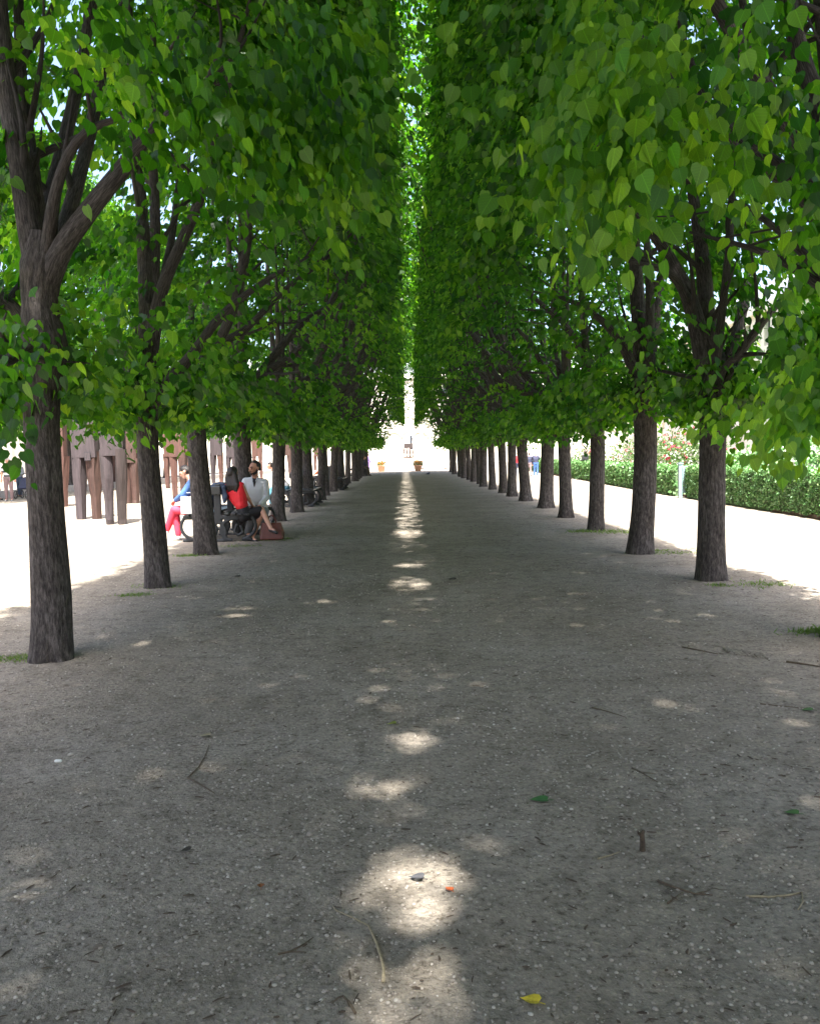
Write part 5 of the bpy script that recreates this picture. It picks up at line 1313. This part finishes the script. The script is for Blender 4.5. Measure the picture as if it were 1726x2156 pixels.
# fountain basin, planters, chairs and lamps in the bright court at the far end
o = empty('fountain', (1.2, 92, 0), 'round white fountain basin in the glare at the far end', 'fountain')
bm = bmesh.new()
def lathe(bm, prof, seg=40):
    rings = [[bm.verts.new((r*math.cos(2*PI*k/seg), r*math.sin(2*PI*k/seg), z)) for k in range(seg)] for r, z in prof]
    for A, B in zip(rings[:-1], rings[1:]):
        for k in range(seg): bm.faces.new((A[k], A[(k+1) % seg], B[(k+1) % seg], B[k]))
    return rings
lathe(bm, [(7.0, 0), (7.0, .42), (6.9, .5), (6.5, .5), (6.45, .42), (6.45, .05)]); link('basin', bm_mesh('basin', bm), M['stone'], o)
bm = bmesh.new(); r_ = lathe(bm, [(.01, .36), (6.44, .36)]); link('water', bm_mesh('water', bm), M['water'], o)
def planter(px, py, label):
    g = at(px, py)
    o = empty('flower_planter', g, label, 'planter', 'terracotta planters in the far court')
    bm = bmesh.new(); lathe(bm, [(.01, .0), (.22, .0), (.32, .42), (.36, .43), (.36, .50), (.31, .50), (.30, .4), (.01, .4)], 20); link('pot', bm_mesh('pot', bm, True), M['terracotta'], o)
    q = np.random.default_rng(int(px)); m = 260
    c = q.normal(0, 1, (m, 3))*np.array([.2, .2, .10])+np.array([0, 0, .62])
    link('foliage', leaf_mesh('foliage', c[:180], q.normal(0, 1, (180, 3)), q.normal(0, 1, (180, 3))+np.array([0, 0, 1]), np.full(180, .1), q.random(180)), M['rose_leaf'], o)
    f_ = link('blossoms', leaf_mesh('blossoms', c[180:]+np.array([0, 0, .08]), q.normal(0, 1, (80, 3)), q.normal(0, 1, (80, 3)), np.full(80, .11), q.random(80)), M['petal_orange'], o)
planter(803, 993, 'planter of orange flowers beside the feet of the man on the farthest bench')
planter(880, 992, 'planter of orange flowers right of the middle of the far court')
chair_me = None
def garden_chair(px, py, rz, label):
    global chair_me
    g = at(px, py); o = empty('garden_chair', g, label, 'chair', 'green metal chairs round the fountain', rz)
    if chair_me is None:
        bm = bmesh.new(); 
        for k in range(6): add_box(bm, (-.2+.08*k, 0, .44), (.06, .42, .015))
        a = bm_mesh('seat', bm); bm = bmesh.new()
        for k in range(5): add_box(bm, (-.18+.09*k, .24, .66), (.05, .015, .36))
        b_ = bm_mesh('backrest', bm); ls = []
        for sx in (-.2, .2):
            for sy, top in ((-.2, .44), (.23, .86)):
                bm = bmesh.new(); add_tube(bm, [(sx, sy, 0), (sx, sy, top)], .014, 6); ls.append(bm_mesh('leg', bm))
        chair_me = (a, b_, ls)
        for m_ in (a, b_, *ls): m_.materials.append(M['iron'])
    link('seat', chair_me[0], None, o); link('backrest', chair_me[1], None, o)
    for l_ in chair_me[2]: link('leg', l_, None, o)
garden_chair(822, 991, .4, 'green metal chair left of the centre of the far court')
garden_chair(834, 990, 2.4, 'green metal chair facing the fountain, next to the leftmost chair')
garden_chair(868, 992, -1.0, 'green metal chair close left of the middle planter')
garden_chair(893, 991, 2.0, 'green metal chair right of the middle planter')
for (px, lb) in ((889, 'slim lamp post right of the far doorway'), (938, 'slim lamp post before the last trunk of the right row'), (803, 'slim lamp post left of the far doorway, near the farthest bench')):
    g = at(px, 988)
    o = empty('lamp_post', g, lb, 'lamp post', 'slim lamp posts of the far court')
    bm = bmesh.new(); lathe(bm, [(.01, 0), (.16, 0), (.14, .3), (.06, .45), (.05, 2.6), (.09, 2.65), (.01, 2.7)], 12); link('post', bm_mesh('post', bm, True), M['stone_grey'], o)
    bm = bmesh.new(); lathe(bm, [(.01, 2.7), (.12, 2.74), (.18, 3.1), (.01, 3.28)], 10); link('lantern', bm_mesh('lantern', bm), M['stone_grey'], o)

# pigeon far down the alley
g = at(902, 1001)
bm = bmesh.new(); add_hull(bm, [((0, 0, .13), (.055, .095, .055)), ((0, -.11, .12), .03), ((0, -.20, .10), .015)], 2); add_hull(bm, [((0, .07, .15), .04), ((0, .10, .22), .028)], 2); add_hull(bm, [((0, .115, .235), .03), ((0, .155, .228), .006)], 2)
for sx in (-.025, .025): add_tube(bm, [(sx, 0, .10), (sx, .005, .0), (sx, .04, .005)], .006, 5)
pg = empty('pigeon', g, 'small dark pigeon walking on the floor near the far end', 'bird', None, -.8)
remeshed('body', bm, .012, M['navy_cloth'], pg, 2)

# ---------------------------------------------------------------- small things on the floor
def gz(x, y): return float(gheight(np.array(x), np.array(y)))
def twig(pts, rad, label, mat='twig', side=()):
    P0 = [G(*q) for q in pts]; o0 = P0[0]
    bm = bmesh.new()
    def put(pp, r0):
        n_ = len(pp); add_tube(bm, [Vector((q.x-o0.x, q.y-o0.y, gz(q.x, q.y)+r0*.9)) for q in pp], [r0*(1-.6*i/max(1, n_-1)) for i in range(n_)], 7)
    put(P0, rad)
    for sd in side: put([G(*q) for q in sd], rad*.6)
    t = link('twig', bm_mesh('twig', bm, True), M[mat]); t.location = (o0.x, o0.y, 0)
    props(t, label, 'twig', 'twigs lying on the alley floor'); return t
twig([(807, 2077), (808, 2050), (802, 2022), (792, 1990), (780, 1962), (775, 1952), (745, 1936), (712, 1920)], .0052, 'long curved pale twig beside the nearest sunlit patches', 'twig_pale', [[(712, 1920), (705, 1914), (700, 1905)]])
twig([(748, 2142), (735, 2118), (722, 2105), (712, 2108), (698, 2120)], .0042, 'short hooked twig at the bottom edge of the picture')
twig([(395, 1640), (418, 1652), (434, 1662), (452, 1674)], .0050, 'dark bent twig in the middle of the shaded left side')
twig([(395, 1640), (418, 1615), (432, 1590), (440, 1570)], .0035, 'thin half buried twig rising from the dark bent one')
twig([(585, 2010), (612, 2005), (640, 1990), (660, 1975)], .0036, 'forked thin twig left of the long curved one', 'twig', [[(612, 2005), (632, 2006), (645, 2008)]])
twig([(1384, 1862), (1420, 1876), (1460, 1888), (1500, 1890)], .0050, 'dark twig lying in a shallow line on the lower right', 'twig', [[(1460, 1888), (1485, 1882), (1500, 1874)]])
twig([(1570, 1890), (1620, 1893), (1660, 1890), (1688, 1884), (1690, 1905), (1680, 1922)], .0044, 'pale twig with a sharp hook near the right edge', 'twig_pale')
twig([(1405, 1910), (1420, 1898), (1436, 1886)], .0040, 'small crossed pair of twigs under the dark lower right one', 'twig', [[(1412, 1892), (1428, 1902)]])
twig([(1245, 1494), (1275, 1500), (1300, 1506), (1318, 1512)], .0042, 'straight dark stick on the right half, far from the camera')
twig([(1330, 1625), (1350, 1635), (1372, 1650), (1385, 1658)], .0038, 'thin dark twig above the upright peg', 'twig', [[(1350, 1635), (1380, 1638)]])
twig([(1436, 1360), (1470, 1366), (1510, 1376)], .006, 'dark stick at the rake marks on the right', 'twig')
twig([(1655, 1396), (1690, 1399), (1726, 1404), (1760, 1412)], .0075, 'thick stick lying against the right edge')
twig([(1600, 1481), (1640, 1485), (1700, 1490)], .004, 'thin pale stick below the thick one at the right edge', 'twig')
twig([(1258, 1820), (1285, 1812), (1306, 1804)], .0032, 'short pale twig left of the upright peg', 'twig_pale')
# upright peg
g = G(1352, 1800)
bm = bmesh.new(); add_tube(bm, [(0, 0, -.01), (.002, .004, .03), (.0, .006, .062), (.006, .003, .075)], [.012, .010, .009, .006], 8); add_tube(bm, [(.0, .005, .05), (-.014, .004, .066), (-.016, .002, .074)], [.006, .005, .003], 6)
pg_ = link('peg', bm_mesh('peg', bm, True), M['litter']); pg_.location = (g.x, g.y, gz(g.x, g.y)); props(pg_, 'dark broken peg standing upright in the gravel', 'peg')
def fallen(px, py, size, c, label, rz=0.0, curl=.25):
    g = G(px, py); m = M.get('fl%s' % (c,))
    if m is None: m = M['fl%s' % (c,)] = simple('fallen_leaf_%d' % len(M), c, .8, .3, 60)
    bm = bmesh.new(); T = TPL.copy(); top = []
    for x, y_, z in T:
        top.append(bm.verts.new((x*size, (y_-.5)*size, .004+abs(x)*size*curl*1.6+abs(y_-.5)**2*size*curl)))
    for f_ in TF: bm.faces.new([top[i] for i in f_])
    add_tube(bm, [(0, -.5*size, .006), (.02*size, -.8*size, .004)], .0012, 5)
    o = link('fallen_leaf', bm_mesh('fallen_leaf', bm), m); o.location = (g.x, g.y, gz(g.x, g.y)); o.rotation_euler = (0, 0, rz)
    props(o, label, 'leaf', 'fallen leaves on the alley floor')
fallen(1135, 1693, .075, (.035, .12, .03), 'flat dark green fallen leaf right of the middle', 1.5, .12)
fallen(1117, 2122, .050, (.50, .40, .03), 'bright yellow fallen leaf near the bottom edge', 1.2)
fallen(945, 1883, .030, (.42, .10, .03), 'small orange fallen leaf in the largest sunlit patch', .7)
fallen(549, 1867, .030, (.22, .08, .02), 'small brown fallen leaf in the shaded left part', .2, .5)
fallen(825, 1532, .048, (.16, .19, .03), 'olive fallen leaf just above the upper sunlit patch', 1.7, .4)
fallen(391, 1793, .040, (.04, .035, .025), 'dark brown fallen leaf left of the middle', 1.9, .3)
fallen(877, 1858, .050, (.05, .05, .055), 'dark grey fallen leaf in the largest sunlit patch', 1.4, .3)
fallen(1667, 1718, .055, (.05, .12, .03), 'green fallen leaf close to the right edge, middle height', 1.3, .2)
fallen(1700, 1495, .065, (.05, .11, .03), 'green fallen leaf close to the right edge, higher up', 1.5, .2)
fallen(432, 1553, .055, (.22, .19, .12), 'dry tan fallen leaf on the shaded left side', 1.5, .3)
fallen(497, 1215, .10, (.06, .05, .04), 'dark fallen leaf out from the mossy tree', 1.5, .3)
fallen(950, 1219, .11, (.05, .045, .04), 'dark fallen leaf beyond the first far sunlit patch', 1.5, .2)
g = G(122, 1602); bm = bmesh.new(); add_hull(bm, [((-.010, 0, .007), .0085), ((.012, 0, .007), .0085)], 2)
st = link('stone', bm_mesh('stone', bm, True), M['paper']); st.location = (g.x, g.y, gz(g.x, g.y)); props(st, 'smooth white stone on the dark ground at the left', 'stone')
g = G(206, 1992); bm = bmesh.new(); add_hull(bm, [((-.008, 0, .005), .008), ((.008, .006, .005), .007), ((.002, .012, .006), .006)], 1)
st = link('stone', bm_mesh('stone', bm), M['pebble']); st.location = (g.x, g.y, gz(g.x, g.y)); props(st, 'angular grey stone in the lower left', 'stone')
def weeds(px, py, w, n, h, label):
    g = G(px, py); q = np.random.default_rng(int(px+py))
    n = int(n*2.2); h *= .6; c = q.normal(0, 1, (n, 3))*np.array([w*.8, w*.5, 0]); c[:, 2] = gheight(c[:, 0]+g.x, c[:, 1]+g.y)
    o = link('grass_tuft', leaf_mesh('grass_tuft', c, np.stack([q.normal(0, .8, n), q.normal(0, .8, n), np.full(n, .8)], 1), q.normal(0, 1, (n, 3)), h*(.5+.8*q.random(n)), np.clip(q.normal(.5, .3, n), 0, 1), .5, .22), M['weed'])
    o.location = (g.x, g.y, 0); props(o, label, 'weeds', 'weed tufts at the feet of the trees')
weeds(38, 1386, .13, 150, .05, 'weed tuft left of the foot of the leftmost tree')
weeds(283, 1254, .12, 120, .05, 'weed tuft left of the mossy mound'); weeds(398, 1170, .15, 110, .07, 'weed tuft left of the slanting trunk')
weeds(335, 1236, .20, 160, .04, 'mossy weeds ringing the foot of the second left tree')
weeds(1605, 1233, .22, 120, .06, 'weed tuft in the light right of the nearest right tree'); weeds(1512, 1236, .08, 50, .06, 'tiny weed tuft right under the nearest right tree')
weeds(1230, 1119, .2, 90, .09, 'weed tuft left of the pale barked right tree'); weeds(1290, 1120, .32, 170, .08, 'weed tuft right of the pale barked right tree')
weeds(1722, 1330, .14, 130, .07, 'bright weed tuft at the right edge'); weeds(1412, 1163, .3, 120, .06, 'weed patch right of the stout right tree'); weeds(1382, 1158, .14, 60, .06, 'weeds touching the stout right tree')
weeds(575, 1135, .28, 120, .06, 'weeds by the brown handbag'); weeds(505, 1150, .25, 110, .05, 'weeds under the near end of the bench')
# rake marks pressed into the dust on the right
bm = bmesh.new(); rk = random.Random(2)
for k in range(9):
    a = G(1520+k*9+rk.uniform(-3, 3), 1362+k*1.5); c_ = G(1545+k*9, 1379+k*1.2)
    add_tube(bm, [(a.x, a.y, gz(a.x, a.y)-.002), ((a.x+c_.x)/2, (a.y+c_.y)/2, gz((a.x+c_.x)/2, (a.y+c_.y)/2)+.006), (c_.x, c_.y, gz(c_.x, c_.y)-.002)], [.012, .016, .01], 6)
props(link('dust_ridges', bm_mesh('dust_ridges', bm, True), M['ground']), 'row of short raked ridges pressed into the dust on the right', 'ridges', kind='stuff')
print('objects', len(bpy.data.objects))
